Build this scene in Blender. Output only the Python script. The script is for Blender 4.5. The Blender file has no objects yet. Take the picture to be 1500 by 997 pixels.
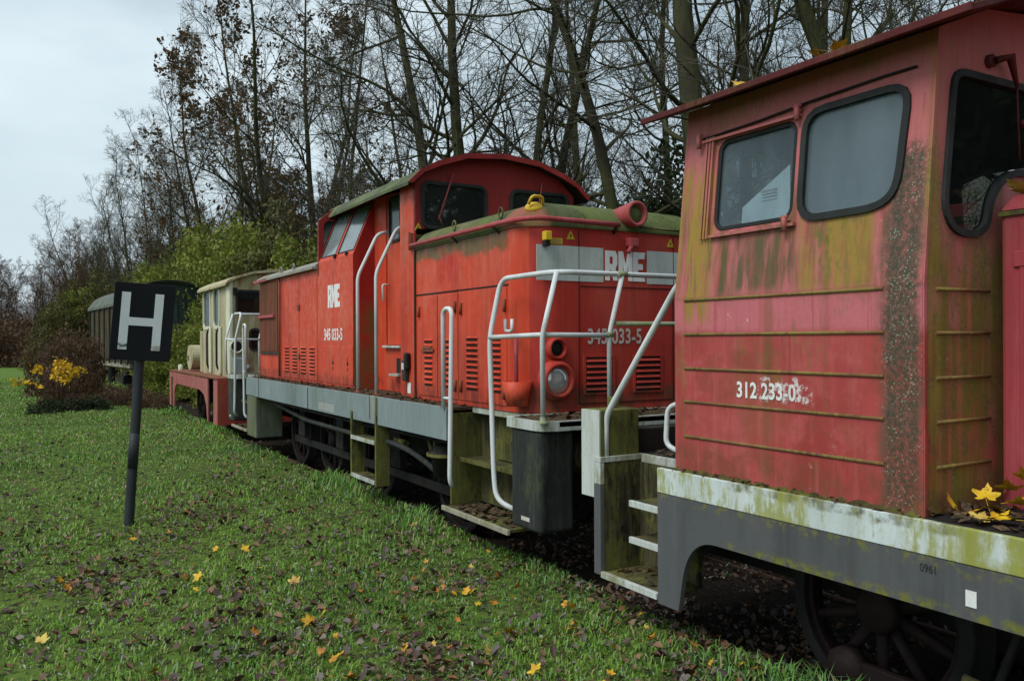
import bpy, bmesh, math, random
import numpy as np
from mathutils import Vector, Matrix, Euler
from mathutils.geometry import tessellate_polygon

R = math.radians
SC = bpy.context.scene
COL = SC.collection

# ------------------------------------------------------------------ camera
cam_d = bpy.data.cameras.new('camera')
cam = bpy.data.objects.new('camera', cam_d); COL.objects.link(cam)
cam_d.sensor_width = 36.0
cam_d.lens = 29.52
cam_d.clip_start = 0.05
cam_d.clip_end = 2000
cam.matrix_world = (Matrix.Translation((0, 0, 1.81)) @ Matrix.Rotation(R(-30.34), 4, 'Z')
                    @ Matrix.Rotation(R(89.95), 4, 'X') @ Matrix.Rotation(R(-0.284), 4, 'Z'))
SC.camera = cam

# ------------------------------------------------------------------ sky, sun, exposure
SUN_EL, SUN_AZ = 52.0, -100.0          # degrees; azimuth measured from +Y towards +X
w = bpy.data.worlds.new('World'); SC.world = w; w.use_nodes = True
wt = w.node_tree; wt.nodes.clear()
wo = wt.nodes.new('ShaderNodeOutputWorld'); bg = wt.nodes.new('ShaderNodeBackground')
sky = wt.nodes.new('ShaderNodeTexSky'); sky.sky_type = 'NISHITA'; sky.sun_disc = False
sky.sun_elevation = R(SUN_EL); sky.sun_rotation = R(SUN_AZ); sky.dust_density = 3.0; sky.air_density = 1.5
tc = wt.nodes.new('ShaderNodeTexCoord')
mp = wt.nodes.new('ShaderNodeMapping'); mp.inputs['Scale'].default_value = (1.0, 1.0, 2.6)
wt.links.new(tc.outputs['Generated'], mp.inputs['Vector'])
nz = wt.nodes.new('ShaderNodeTexNoise'); nz.inputs['Scale'].default_value = 2.3; nz.inputs['Detail'].default_value = 7
nz.inputs['Roughness'].default_value = 0.5
wt.links.new(mp.outputs['Vector'], nz.inputs['Vector'])
cr = wt.nodes.new('ShaderNodeValToRGB')
cr.color_ramp.elements[0].position = 0.36; cr.color_ramp.elements[0].color = (2.9, 3.75, 4.3, 1)
cr.color_ramp.elements[1].position = 0.64; cr.color_ramp.elements[1].color = (5.9, 6.9, 7.4, 1)
wt.links.new(nz.outputs['Fac'], cr.inputs['Fac'])
# the cloud deck is thinner and lighter towards the horizon all the way round
sp = wt.nodes.new('ShaderNodeSeparateXYZ'); wt.links.new(tc.outputs['Generated'], sp.inputs[0])
mr = wt.nodes.new('ShaderNodeMapRange'); mr.inputs['From Min'].default_value = 0.0; mr.inputs['From Max'].default_value = 0.42
mr.inputs['To Min'].default_value = 1.0; mr.inputs['To Max'].default_value = 0.0
wt.links.new(sp.outputs['Z'], mr.inputs['Value'])
mh = wt.nodes.new('ShaderNodeMix'); mh.data_type = 'RGBA'
wt.links.new(mr.outputs['Result'], mh.inputs[0]); wt.links.new(cr.outputs['Color'], mh.inputs[6])
mh.inputs[7].default_value = (5.6, 6.6, 7.15, 1)
mx = wt.nodes.new('ShaderNodeMix'); mx.data_type = 'RGBA'; mx.inputs[0].default_value = 0.93
wt.links.new(sky.outputs['Color'], mx.inputs[6]); wt.links.new(mh.outputs[2], mx.inputs[7])
wt.links.new(mx.outputs[2], bg.inputs['Color']); bg.inputs['Strength'].default_value = 0.083
wt.links.new(bg.outputs[0], wo.inputs['Surface'])

sun_d = bpy.data.lights.new('sun', 'SUN'); sun = bpy.data.objects.new('sun', sun_d); COL.objects.link(sun)
sun_d.energy = 1.5; sun_d.angle = R(30); sun_d.color = (1.0, 0.97, 0.93)
_sd = Vector((math.sin(R(SUN_AZ)) * math.cos(R(SUN_EL)), math.cos(R(SUN_AZ)) * math.cos(R(SUN_EL)), math.sin(R(SUN_EL))))
sun.rotation_euler = _sd.to_track_quat('Z', 'Y').to_euler()
SC.view_settings.view_transform = 'Standard'; SC.view_settings.look = 'None'
SC.view_settings.exposure = 0.70; SC.view_settings.gamma = 1.0
SC.view_settings.use_curve_mapping = False
SC.render.engine = 'CYCLES'
SC.cycles.use_denoising = True
SC.cycles.max_bounces = 6; SC.cycles.diffuse_bounces = 2; SC.cycles.glossy_bounces = 2
SC.cycles.transparent_max_bounces = 12; SC.cycles.transmission_bounces = 4

# ------------------------------------------------------------------ node helpers
class NT:
    def __init__(s, name):
        s.mat = bpy.data.materials.new(name); s.mat.use_nodes = True
        s.t = s.mat.node_tree; s.t.nodes.clear()
        s.out = s.t.nodes.new('ShaderNodeOutputMaterial')
        s.b = s.t.nodes.new('ShaderNodeBsdfPrincipled')
        s.t.links.new(s.b.outputs[0], s.out.inputs['Surface'])
        s.geo = s.t.nodes.new('ShaderNodeNewGeometry')
        s.pos = s.geo.outputs['Position']
        s._xyz = None
    def put(s, sock, v):
        if isinstance(v, bpy.types.NodeSocket): s.t.links.new(v, sock)
        elif isinstance(v, (tuple, list)) and len(v) == 3 and sock.type == 'RGBA': sock.default_value = (*v, 1)
        else: sock.default_value = v
    def xyz(s):
        if s._xyz is None:
            n = s.t.nodes.new('ShaderNodeSeparateXYZ'); s.t.links.new(s.pos, n.inputs[0]); s._xyz = n.outputs
        return s._xyz
    def math(s, op, a, b=0.0, clamp=False):
        n = s.t.nodes.new('ShaderNodeMath'); n.operation = op; n.use_clamp = clamp
        s.put(n.inputs[0], a); s.put(n.inputs[1], b); return n.outputs[0]
    def scl(s, v, k):
        n = s.t.nodes.new('ShaderNodeVectorMath'); n.operation = 'MULTIPLY'
        s.put(n.inputs[0], v); n.inputs[1].default_value = k; return n.outputs[0]
    def noise(s, scale=5, detail=4, rough=0.55, k=(1, 1, 1), vec=None):
        n = s.t.nodes.new('ShaderNodeTexNoise')
        n.inputs['Scale'].default_value = scale; n.inputs['Detail'].default_value = detail
        n.inputs['Roughness'].default_value = rough
        s.t.links.new(s.scl(vec or s.pos, k), n.inputs['Vector']); return n.outputs['Fac']
    def voro(s, scale, k=(1, 1, 1), feature='F1'):
        n = s.t.nodes.new('ShaderNodeTexVoronoi'); n.feature = feature
        n.inputs['Scale'].default_value = scale
        s.t.links.new(s.scl(s.pos, k), n.inputs['Vector']); return n.outputs['Distance']
    def ramp(s, v, lo, hi, a=0.0, b=1.0):
        n = s.t.nodes.new('ShaderNodeMapRange'); n.interpolation_type = 'SMOOTHSTEP'
        s.put(n.inputs['Value'], v); n.inputs['From Min'].default_value = lo; n.inputs['From Max'].default_value = hi
        n.inputs['To Min'].default_value = a; n.inputs['To Max'].default_value = b; return n.outputs['Result']
    def mix(s, f, a, b):
        n = s.t.nodes.new('ShaderNodeMix'); n.data_type = 'RGBA'
        s.put(n.inputs[0], f); s.put(n.inputs[6], a); s.put(n.inputs[7], b); return n.outputs[2]
    def bump(s, h, strength=0.3, dist=0.01):
        n = s.t.nodes.new('ShaderNodeBump'); n.inputs['Strength'].default_value = strength
        n.inputs['Distance'].default_value = dist; s.put(n.inputs['Height'], h)
        s.t.links.new(n.outputs[0], s.b.inputs['Normal'])
    def done(s, col, rough=0.6, spec=0.3, metal=0.0):
        s.put(s.b.inputs['Base Color'], col); s.put(s.b.inputs['Roughness'], rough)
        s.b.inputs['Specular IOR Level'].default_value = spec; s.b.inputs['Metallic'].default_value = metal
        return s.mat

def box_mask(m, rng, soft=0.06, wob=0.08, wscale=4.0):
    """rng = dict(x=(a,b), y=(a,b), z=(a,b)); soft wobbly edges (a stain's own outline)"""
    out = None; X = m.xyz()
    nzv = m.math('MULTIPLY', m.math('SUBTRACT', m.noise(wscale, 3, 0.6), 0.5), wob * 2)
    for ax, lims in rng.items():
        a, b = lims[:2]; hard = len(lims) > 2
        v = X['xyz'.index(ax)] if hard else m.math('ADD', X['xyz'.index(ax)], nzv)
        sf_ = lims[2] if hard else soft
        for lim, sgn in ((a, 1), (b, -1)):
            if lim is None: continue
            r = m.ramp(v, lim - sf_, lim + sf_, 0.0 if sgn > 0 else 1.0, 1.0 if sgn > 0 else 0.0)
            out = r if out is None else m.math('MULTIPLY', out, r)
    return out

def paint(name, base, light=None, dark=None, streak=0.5, scol=(0.10, 0.06, 0.035), algae=0.0, acol=(0.10, 0.115, 0.025),
          athr=0.55, rust=0.0, rcol=(0.13, 0.045, 0.015), rough=0.5, spec=0.22, regions=(), bump=0.15, sscale=9.0, extra=None):
    m = NT(name)
    light = light or tuple(min(1, c * 1.25 + 0.02) for c in base)
    dark = dark or tuple(c * 0.7 for c in base)
    n1 = m.noise(2.0, 6, 0.65, (1, 1, 0.35))
    c = m.mix(m.ramp(n1, 0.35, 0.68), dark, light)
    c = m.mix(m.ramp(m.noise(4.0, 5, 0.6, (1, 1, 0.3)), 0.36, 0.62), c, base)
    for rg in regions:
        msk = box_mask(m, rg['r'], rg.get('soft', 0.06), rg.get('wob', 0.05), rg.get('ws', 4.0))
        if 'n' in rg:
            k = rg.get('k', (1, 1, 1))
            msk = m.math('MULTIPLY', msk, m.ramp(m.noise(rg['n'], 5, 0.65, k), rg.get('lo', 0.4), rg.get('hi', 0.6)))
        c = m.mix(m.math('MULTIPLY', msk, rg.get('amt', 1.0)), c, rg['c'])
    # vertical run-off streaks
    st = m.noise(sscale, 5, 0.6, (1, 1, 0.06))
    st = m.math('MULTIPLY', m.ramp(st, 0.52, 0.72), m.ramp(m.noise(1.1, 3, 0.5), 0.35, 0.65))
    c = m.mix(m.math('MULTIPLY', st, streak), c, scol)
    st2 = m.ramp(m.noise(sscale * 2.6, 5, 0.65, (1, 1, 0.05)), 0.46, 0.72)
    c = m.mix(m.math('MULTIPLY', st2, min(1, streak * 0.9)), c, light)
    st3 = m.ramp(m.noise(sscale * 4.1, 4, 0.7, (1, 1, 0.035)), 0.52, 0.70)
    c = m.mix(m.math('MULTIPLY', st3, streak * 0.7), c, dark)
    if algae > 0:
        a = m.noise(2.2, 7, 0.68, (1, 1, 0.55))
        a2 = m.noise(32, 6, 0.7, (1, 1, 0.3))
        am = m.ramp(m.math('ADD', m.math('MULTIPLY', a, 0.62), m.math('MULTIPLY', a2, 0.38)), athr - 0.04, athr + 0.06)
        c = m.mix(m.math('MULTIPLY', am, algae), c, m.mix(m.noise(20, 3), acol, tuple(x * 1.7 for x in acol)))
    if rust > 0:
        r = m.noise(7, 8, 0.72)
        rm = m.ramp(r, 0.60, 0.68)
        c = m.mix(m.math('MULTIPLY', rm, rust), c, rcol)
    # fine grime speckle
    c = m.mix(m.math('MULTIPLY', m.ramp(m.noise(60, 3, 0.7), 0.52, 0.8), 0.35), c, scol)
    if extra: c = extra(m, c)
    m.bump(m.math('ADD', m.noise(3.0, 3, 0.5), m.math('MULTIPLY', m.noise(70, 3, 0.6), 0.12)), bump, 0.02)
    return m.done(c, m.ramp(m.noise(9, 4, 0.6), 0.3, 0.7, rough - 0.1, min(1, rough + 0.18)), spec)

# ------------------------------------------------------------------ mesh helpers
class MB:
    def __init__(s): s.v = []; s.f = []; s.sm = []
    def add(s, vs, fs, smooth=False):
        o = len(s.v); s.v += [tuple(p) for p in vs]
        s.f += [tuple(o + i for i in f) for f in fs]; s.sm += [smooth] * len(fs); return s
    def box(s, x0, x1, y0, y1, z0, z1):
        vs = [(x, y, z) for z in (z0, z1) for y in (y0, y1) for x in (x0, x1)]
        return s.add(vs, [(0, 2, 3, 1), (4, 5, 7, 6), (0, 1, 5, 4), (2, 6, 7, 3), (0, 4, 6, 2), (1, 3, 7, 5)])
    def hexa(s, b, t):
        """bottom and top quads"""
        return s.add(list(b) + list(t), [(3, 2, 1, 0), (4, 5, 6, 7)] + [(i, (i + 1) % 4, 4 + (i + 1) % 4, 4 + i) for i in range(4)])
    def tube(s, pts, r, n=8, caps=True, smooth=True):
        pts = [Vector(p) for p in pts]; rs = r if isinstance(r, (list, tuple)) else [r] * len(pts)
        vs = []; prev = None
        for i, p in enumerate(pts):
            d = (pts[min(i + 1, len(pts) - 1)] - pts[max(i - 1, 0)]).normalized()
            if prev is None:
                a = d.orthogonal().normalized()
            else:
                a = (prev - d * prev.dot(d)); a = a.normalized() if a.length > 1e-6 else d.orthogonal().normalized()
            prev = a; b = d.cross(a)
            for k in range(n):
                an = 2 * math.pi * k / n
                vs.append(p + (a * math.cos(an) + b * math.sin(an)) * rs[i])
        fs = [(i * n + k, i * n + (k + 1) % n, (i + 1) * n + (k + 1) % n, (i + 1) * n + k) for i in range(len(pts) - 1) for k in range(n)]
        s.add(vs, fs, smooth)
        if caps:
            o = len(s.v) - len(vs)
            s.f.append(tuple(o + k for k in reversed(range(n)))); s.sm.append(False)
            s.f.append(tuple(o + (len(pts) - 1) * n + k for k in range(n))); s.sm.append(False)
        return s
    def lathe(s, c, axis, prof, n=20, smooth=True):
        """prof = [(along, radius)] about axis through c"""
        d = Vector(axis).normalized(); a = d.orthogonal().normalized(); b = d.cross(a); c = Vector(c)
        vs = [c + d * h + (a * math.cos(2 * math.pi * k / n) + b * math.sin(2 * math.pi * k / n)) * max(r, 1e-4) for h, r in prof for k in range(n)]
        fs = [(i * n + k, i * n + (k + 1) % n, (i + 1) * n + (k + 1) % n, (i + 1) * n + k) for i in range(len(prof) - 1) for k in range(n)]
        return s.add(vs, fs, smooth)
    def plate(s, outer, holes, f, t0, t1):
        """polygon with holes, given thickness; f(a, b, t) -> xyz"""
        def area(p): return sum(p[i][0] * p[(i + 1) % len(p)][1] - p[(i + 1) % len(p)][0] * p[i][1] for i in range(len(p)))
        loops = [list(outer) if area(outer) > 0 else list(reversed(outer))] + [list(h) if area(h) < 0 else list(reversed(h)) for h in holes]
        flat = [p for l in loops for p in l]; n = len(flat)
        tris = tessellate_polygon([[Vector((a, b, 0)) for a, b in l] for l in loops])
        vs = [f(a, b, t0) for a, b in flat] + [f(a, b, t1) for a, b in flat]
        fs = []
        for t in tris:
            (a, b), (c, d), (e, g) = (flat[i] for i in t)
            if (c - a) * (g - b) - (e - a) * (d - b) < 0: t = (t[0], t[2], t[1])
            fs += [tuple(t), tuple(n + i for i in reversed(t))]
        o = 0
        for l in loops:
            for i in range(len(l)):
                j = (i + 1) % len(l); fs.append((o + j, o + i, n + o + i, n + o + j))
            o += len(l)
        return s.add(vs, fs)
    def mesh(s, name, off=(0, 0, 0)):
        me = bpy.data.meshes.new(name)
        me.from_pydata([(x - off[0], y - off[1], z - off[2]) for x, y, z in s.v], [], s.f)
        me.polygons.foreach_set('use_smooth', s.sm)
        bm = bmesh.new(); bm.from_mesh(me); bmesh.ops.recalc_face_normals(bm, faces=bm.faces); bm.to_mesh(me); bm.free()
        me.update(); return me

def side_f(X): return lambda a, b, t: (X + t, a, b)         # a = along the track (Y), b = Z
def end_f(Y): return lambda a, b, t: (a, Y + t, b)          # a = across (X), b = Z
def top_f(Z): return lambda a, b, t: (a, b, Z + t)

def rr(a0, b0, a1, b1, r, n=5):
    out = []
    for cx, cy, s0 in ((a1 - r, b0 + r, -90), (a1 - r, b1 - r, 0), (a0 + r, b1 - r, 90), (a0 + r, b0 + r, 180)):
        for i in range(n + 1):
            t = R(s0 + 90 * i / n); out.append((cx + r * math.cos(t), cy + r * math.sin(t)))
    return out
def round_poly(pts, r, n=4):
    out = []
    for i, p in enumerate(pts):
        p = Vector(p); a = Vector(pts[i - 1]); b = Vector(pts[(i + 1) % len(pts)])
        ri = r[i] if isinstance(r, (list, tuple)) else r
        p0 = p + (a - p).normalized() * min(ri, (a - p).length * .49); p1 = p + (b - p).normalized() * min(ri, (b - p).length * .49)
        for k in range(n + 1):
            t = k / n; q = p0 * (1 - t) ** 2 + p * 2 * t * (1 - t) + p1 * t * t; out.append((q.x, q.y))
    return out
def grow(poly, d):
    c = Vector((sum(p[0] for p in poly) / len(poly), sum(p[1] for p in poly) / len(poly))); out = []
    n = len(poly); ar = sum(poly[i][0] * poly[(i + 1) % n][1] - poly[(i + 1) % n][0] * poly[i][1] for i in range(n))
    sg = 1 if ar > 0 else -1
    for i in range(n):
        e = Vector(poly[(i + 1) % n]) - Vector(poly[i - 1])
        nn = Vector((e.y, -e.x)).normalized() * sg
        out.append((poly[i][0] + nn.x * d, poly[i][1] + nn.y * d))
    return out
def arc_pts(pts, r=0.06, n=4):
    """round the corners of a 3-D polyline"""
    pts = [Vector(p) for p in pts]; out = [pts[0]]
    for i in range(1, len(pts) - 1):
        p = pts[i]; a = p + (pts[i - 1] - p).normalized() * min(r, (pts[i - 1] - p).length * .45); b = p + (pts[i + 1] - p).normalized() * min(r, (pts[i + 1] - p).length * .45)
        for k in range(n + 1):
            t = k / n; out.append(a * (1 - t) ** 2 + p * 2 * t * (1 - t) + b * t * t)
    return out + [pts[-1]]

def tag(o, label=None, cat=None, group=None, kind=None):
    if label: o['label'] = label
    if cat: o['category'] = cat
    if group: o['group'] = group
    if kind: o['kind'] = kind
    return o
def link(o, parent=None):
    COL.objects.link(o)
    if parent is not None: o.parent = parent
    return o
def thing(name, label, cat, loc, group=None, rz=0.0):
    o = bpy.data.objects.new(name, None); o.empty_display_size = 0.2; link(o)
    o.location = loc; o.rotation_euler = (0, 0, rz); return tag(o, label, cat, group)
def root_of(o):
    while o.parent: o = o.parent
    return o
def part(name, mb, mat, parent, bevel=0.0, seg=2, label=None):
    """a mesh in world coordinates becomes a child of an unrotated root"""
    rt = root_of(parent)
    off = tuple(rt.location) if rt.rotation_euler.z == 0 and not rt.get('local') else (0, 0, 0)
    o = bpy.data.objects.new(name, mb.mesh(name, off)); o.data.materials.append(mat); link(o, parent)
    if bevel:
        md = o.modifiers.new('bevel', 'BEVEL'); md.width = bevel; md.segments = seg; md.limit_method = 'ANGLE'; md.angle_limit = R(40)
    if label: o['label'] = label
    return o
def dup(o, loc, parent=None, rot=None):
    c = o.copy(); link(c, parent if parent is not None else o.parent); c.location = loc
    if rot is not None: c.rotation_euler = rot
    return c

def text_mb(body, mapf, size, squeeze=1.0, bold=0.0, thick=0.002, align='LEFT'):
    cu = bpy.data.curves.new('lettering', 'FONT'); cu.body = body; cu.size = size; cu.align_x = align; cu.offset = bold; cu.resolution_u = 3; cu.space_character = 1.0 + 8 * bold
    ob = bpy.data.objects.new('lettering', cu); COL.objects.link(ob)
    me = bpy.data.meshes.new_from_object(ob)
    mb = MB(); mb.add([mapf(v.co.x * squeeze, v.co.y) for v in me.vertices], [tuple(p.vertices) for p in me.polygons])
    COL.objects.unlink(ob); bpy.data.objects.remove(ob); bpy.data.curves.remove(cu); bpy.data.meshes.remove(me)
    return mb

LETTERS = {   # heavy condensed capitals on a unit cell (0..1 wide, 0..1 high)
    'R': ([(0, 0), (.36, 0), (.36, .36), (.48, .36), (.64, 0), (1, 0), (.82, .42), (.96, .56), (.96, .86), (.8, 1), (0, 1)], [[(.36, .56), (.36, .8), (.6, .8), (.6, .56)]]),
    'M': ([(0, 0), (.3, 0), (.3, .62), (.42, .2), (.58, .2), (.7, .62), (.7, 0), (1, 0), (1, 1), (.68, 1), (.5, .55), (.32, 1), (0, 1)], []),
    'E': ([(0, 0), (.98, 0), (.92, .24), (.4, .24), (.4, .4), (.8, .4), (.8, .6), (.4, .6), (.4, .77), (.92, .77), (.98, 1), (0, 1)], []),
}
def rme_mb(f, w, h, gap, t0=0.0, t1=0.003):
    mb = MB(); x = 0
    for ch in 'RME':
        cw = w * (1.12 if ch == 'M' else 1.0)
        o, hs = LETTERS[ch]
        mb.plate([(x + a * cw, b * h) for a, b in o], [[(x + a * cw, b * h) for a, b in q] for q in hs], f, t0, t1)
        x += cw + gap
    return mb

def np_mesh(name, V, F4=None, F3=None, smooth=False):
    me = bpy.data.meshes.new(name); V = np.asarray(V, np.float32)
    n4 = 0 if F4 is None else len(F4); n3 = 0 if F3 is None else len(F3)
    me.vertices.add(len(V)); me.vertices.foreach_set('co', V.ravel())
    li = np.concatenate([np.asarray(F4, np.int32).ravel() if n4 else np.zeros(0, np.int32), np.asarray(F3, np.int32).ravel() if n3 else np.zeros(0, np.int32)])
    me.loops.add(len(li)); me.loops.foreach_set('vertex_index', li)
    me.polygons.add(n4 + n3)
    st = np.concatenate([np.arange(n4) * 4, n4 * 4 + np.arange(n3) * 3]).astype(np.int32)
    me.polygons.foreach_set('loop_start', st)
    if smooth: me.polygons.foreach_set('use_smooth', np.ones(n4 + n3, bool))
    me.update(calc_edges=True); me.validate(); return me
def vcol(me, C, name='tint'):
    a = me.color_attributes.new(name, 'FLOAT_COLOR', 'POINT')
    a.data.foreach_set('color', np.concatenate([np.asarray(C, np.float32), np.ones((len(C), 1), np.float32)], 1).ravel())

# ------------------------------------------------------------------ materials
def lichen(m, c):
    v = m.ramp(m.voro(75), 0.14, 0.36, 1.0, 0.0)
    msk = box_mask(m, dict(y=(2.215, 2.385), z=(1.05, 2.66)), 0.04, 0.06, 9)
    v2 = m.ramp(m.noise(45, 6, 0.8), 0.42, 0.56)
    c = m.mix(m.math('MULTIPLY', m.math('MULTIPLY', v2, msk), 0.8), c, (0.035, 0.052, 0.032))
    c = m.mix(m.math('MULTIPLY', m.math('MULTIPLY', m.math('MULTIPLY', v, m.ramp(m.noise(11, 4, .6), .42, .58)), msk), 0.85), c, (0.30, 0.36, 0.27))
    # pale scratches and rubbed spots
    sc = m.ramp(m.noise(16, 6, 0.8, (1, 1, 1.6)), 0.63, 0.70)
    c = m.mix(m.math('MULTIPLY', sc, 0.55), c, (0.55, 0.36, 0.36))
    for yr, zr, lo, amt in (((2.80, 3.20), (1.485, 1.615), .53, .85), ((2.78, 2.93), (1.49, 1.58), .50, .85), ((3.07, 3.37), (1.875, 1.945), .56, .75)):
        sm = m.math('MULTIPLY', box_mask(m, dict(y=yr, z=zr), .012, .02, 20), m.ramp(m.noise(13, 4, .65, (1, 1, .8)), lo, lo + .07))
        c = m.mix(m.math('MULTIPLY', sm, amt), c, (0.66, 0.60, 0.60))
    return c
M = {}
M['red312'] = paint('faded_red_paint_312', (0.40, 0.062, 0.06), light=(0.48, 0.115, 0.115), dark=(0.31, 0.042, 0.038), streak=0.6, scol=(0.15, 0.085, 0.03), algae=0.5, athr=0.575,
    acol=(0.125, 0.10, 0.025), rough=0.5, regions=[
    dict(r=dict(z=(1.845, 2.045)), c=(0.53, 0.155, 0.18), amt=0.92, soft=0.03, wob=0.01),
    dict(r=dict(z=(2.04, None)), c=(0.46, 0.145, 0.15), amt=0.88, soft=0.02, wob=0.0),
    dict(r=dict(z=(2.05, 2.55), y=(2.215, 3.75)), c=(0.20, 0.095, 0.045), amt=0.9, n=11, k=(1, 1, 0.08), lo=0.42, hi=0.55, soft=0.1, wob=0.08),
    dict(r=dict(z=(2.05, 2.42), y=(2.46, 2.86)), c=(0.29, 0.20, 0.032), amt=0.92, n=8, k=(1, 1, 0.12), lo=0.34, hi=0.5, soft=0.04),
    dict(r=dict(z=(2.12, 2.40), y=(2.52, 2.80)), c=(0.13, 0.135, 0.026), amt=0.9, n=7, k=(1, 1, .6), lo=0.45, hi=0.58, soft=0.06, wob=0.1),
    dict(r=dict(z=(2.06, 2.36), y=(2.9, 3.55)), c=(0.085, 0.085, 0.035), amt=0.92, n=10, k=(1, 1, 0.10), lo=0.38, hi=0.52, soft=0.04),
    dict(r=dict(z=(1.9, 2.78), y=(3.5, 3.80)), c=(0.31, 0.215, 0.035), amt=0.92, n=12, k=(1, 1, 0.07), lo=0.40, hi=0.52, soft=0.06),
    dict(r=dict(z=(2.5, 3.14), y=(2.2, 2.32)), c=(0.36, 0.15, 0.05), amt=0.7, n=12, k=(1, 1, 0.08), lo=0.45, hi=0.6, soft=0.06),
    dict(r=dict(y=(2.215, 2.40), z=(1.0, 2.62)), c=(0.125, 0.078, 0.055), amt=0.9, soft=0.03, wob=0.06, ws=7),
    dict(r=dict(z=(1.0, 1.22), y=(2.0, 3.8)), c=(0.18, 0.06, 0.035), amt=0.7, n=6, lo=0.35, hi=0.6, soft=0.05),
    dict(r=dict(y=(None, 2.211, .002), x=(3.36, None, .03), z=(None, 2.25)), c=(0.15, 0.14, 0.024), amt=0.95, n=6, k=(1, 1, 0.25), lo=0.34, hi=0.58, soft=0.12, wob=0.12),
    dict(r=dict(y=(None, 2.211, .002), x=(3.345, 3.43, .02), z=(1.0, 2.6)), c=(0.23, 0.215, 0.028), amt=0.9, n=7, k=(1, 1, 0.15), lo=0.36, hi=0.56, soft=0.2, wob=0.1),
    dict(r=dict(y=(None, 2.211, .002), x=(3.6, 3.82, .05), z=(1.0, 2.1)), c=(0.12, 0.115, 0.02), amt=0.8, n=8, k=(1, 1, 0.2), lo=0.42, hi=0.6, soft=0.2, wob=0.1),
    dict(r=dict(z=(1.05, 1.84), y=(2.42, 3.74)), c=(0.47, 0.10, 0.10), amt=0.6, n=5, lo=0.5, hi=0.64, soft=0.1, wob=0.1),
    dict(r=dict(z=(1.52, 1.84), y=(2.95, 3.25)), c=(0.22, 0.13, 0.035), amt=0.75, n=9, lo=0.48, hi=0.6, soft=0.06, wob=0.08),
    dict(r=dict(z=(1.25, 1.72), y=(2.5, 3.4)), c=(0.22, 0.085, 0.035), amt=0.5, n=2.4, lo=0.45, hi=0.65, soft=0.15),
    dict(r=dict(z=(1.0, 1.84), y=(2.2, 3.8)), c=(0.25, 0.06, 0.04), amt=0.6, n=3.2, k=(1, 1, 1.3), lo=0.5, hi=0.62, soft=.1),
    ], extra=lichen, bump=0.28)
M['rib_moss'] = paint('algae_rib', (0.19, 0.10, 0.045), light=(0.30, 0.19, 0.06), dark=(0.12, 0.05, 0.03), streak=0.0, algae=0.7, athr=0.5, acol=(0.17, 0.145, 0.035), rough=0.7)
M['moss'] = paint('dark_moss_line', (0.07, 0.055, 0.025), light=(0.11, 0.09, 0.035), dark=(0.035, 0.028, 0.016), streak=0.0, algae=0.6, athr=0.5, acol=(0.10, 0.11, 0.02), rough=0.95, spec=0.05, bump=0.6)
M['pale_backdrop'] = paint('added_pale_wall_paint', (0.36, 0.40, 0.40), streak=0.2, rough=0.7)
M['hood312'] = paint('red_hood_paint_312', (0.36, 0.05, 0.06), light=(0.46, 0.10, 0.12), streak=0.5, scol=(0.22, 0.10, 0.04), algae=0.2, rough=0.5)
M['roof312'] = paint('dark_red_roof_paint', (0.085, 0.014, 0.015), dark=(0.05, 0.010, 0.010), light=(0.125, 0.022, 0.022), algae=0.25, streak=0.2, rough=0.65)
M['grey312'] = paint('dark_grey_frame_paint', (0.088, 0.094, 0.098), light=(0.12, 0.125, 0.13), dark=(0.065, 0.07, 0.072), streak=0.3, algae=0.10, athr=0.62, acol=(0.085, 0.095, 0.03), rough=0.6,
    regions=[dict(r=dict(z=(0.66, 0.715), y=(None, 3.3)), c=(0.16, 0.165, 0.025), amt=0.9, n=16, lo=0.40, hi=0.58, soft=0.02, wob=0.025, ws=14),
             dict(r=dict(z=(0.86, 0.92), y=(1.5, 3.9)), c=(0.16, 0.165, 0.03), amt=0.75, n=18, lo=0.48, hi=0.62, soft=0.02, wob=0.03, ws=16)])
M['stripe312'] = paint('mossy_white_stripe', (0.56, 0.64, 0.64), light=(0.66, 0.72, 0.72), dark=(0.44, 0.50, 0.47), streak=0.35, scol=(0.26, 0.28, 0.14), algae=0.85, athr=0.50, acol=(0.21, 0.22, 0.045), rough=0.55,
    regions=[dict(r=dict(y=(None, 2.02)), c=(0.27, 0.28, 0.05), amt=0.95, n=5, lo=0.3, hi=0.55, soft=0.05),
             dict(r=dict(y=(2.0, 3.3), z=(1.0, 1.06)), c=(0.09, 0.085, 0.03), amt=0.9, n=7, lo=0.4, hi=0.6, soft=0.01, wob=0.03, ws=9)])
M['olive'] = paint('algae_covered_steel', (0.075, 0.068, 0.036), light=(0.125, 0.115, 0.055), dark=(0.035, 0.032, 0.02), algae=0.6, athr=0.52, acol=(0.105, 0.105, 0.026), streak=0.8, sscale=13, scol=(0.018, 0.017, 0.012), regions=[dict(r=dict(z=(-5, None)), c=(0.022, 0.021, 0.014), amt=0.85, n=5.5, k=(1, 1, .45), lo=0.50, hi=0.60), dict(r=dict(z=(-5, .75)), c=(0.15, 0.155, 0.028), amt=0.8, n=8, k=(1, 1, .6), lo=0.52, hi=0.64, soft=.2)], rough=0.8, spec=0.1)
M['olive2'] = paint('green_algae_panel', (0.10, 0.098, 0.032), light=(0.16, 0.16, 0.05), dark=(0.045, 0.044, 0.02), algae=0.55, athr=0.52, acol=(0.12, 0.122, 0.026), streak=0.85, sscale=13, scol=(0.02, 0.02, 0.012), regions=[dict(r=dict(z=(-5, None)), c=(0.022, 0.021, 0.014), amt=0.85, n=5.5, k=(1, 1, .45), lo=0.50, hi=0.60), dict(r=dict(z=(-5, .75)), c=(0.15, 0.155, 0.028), amt=0.8, n=8, k=(1, 1, .6), lo=0.52, hi=0.64, soft=.2)], rough=0.8, spec=0.1)
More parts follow.
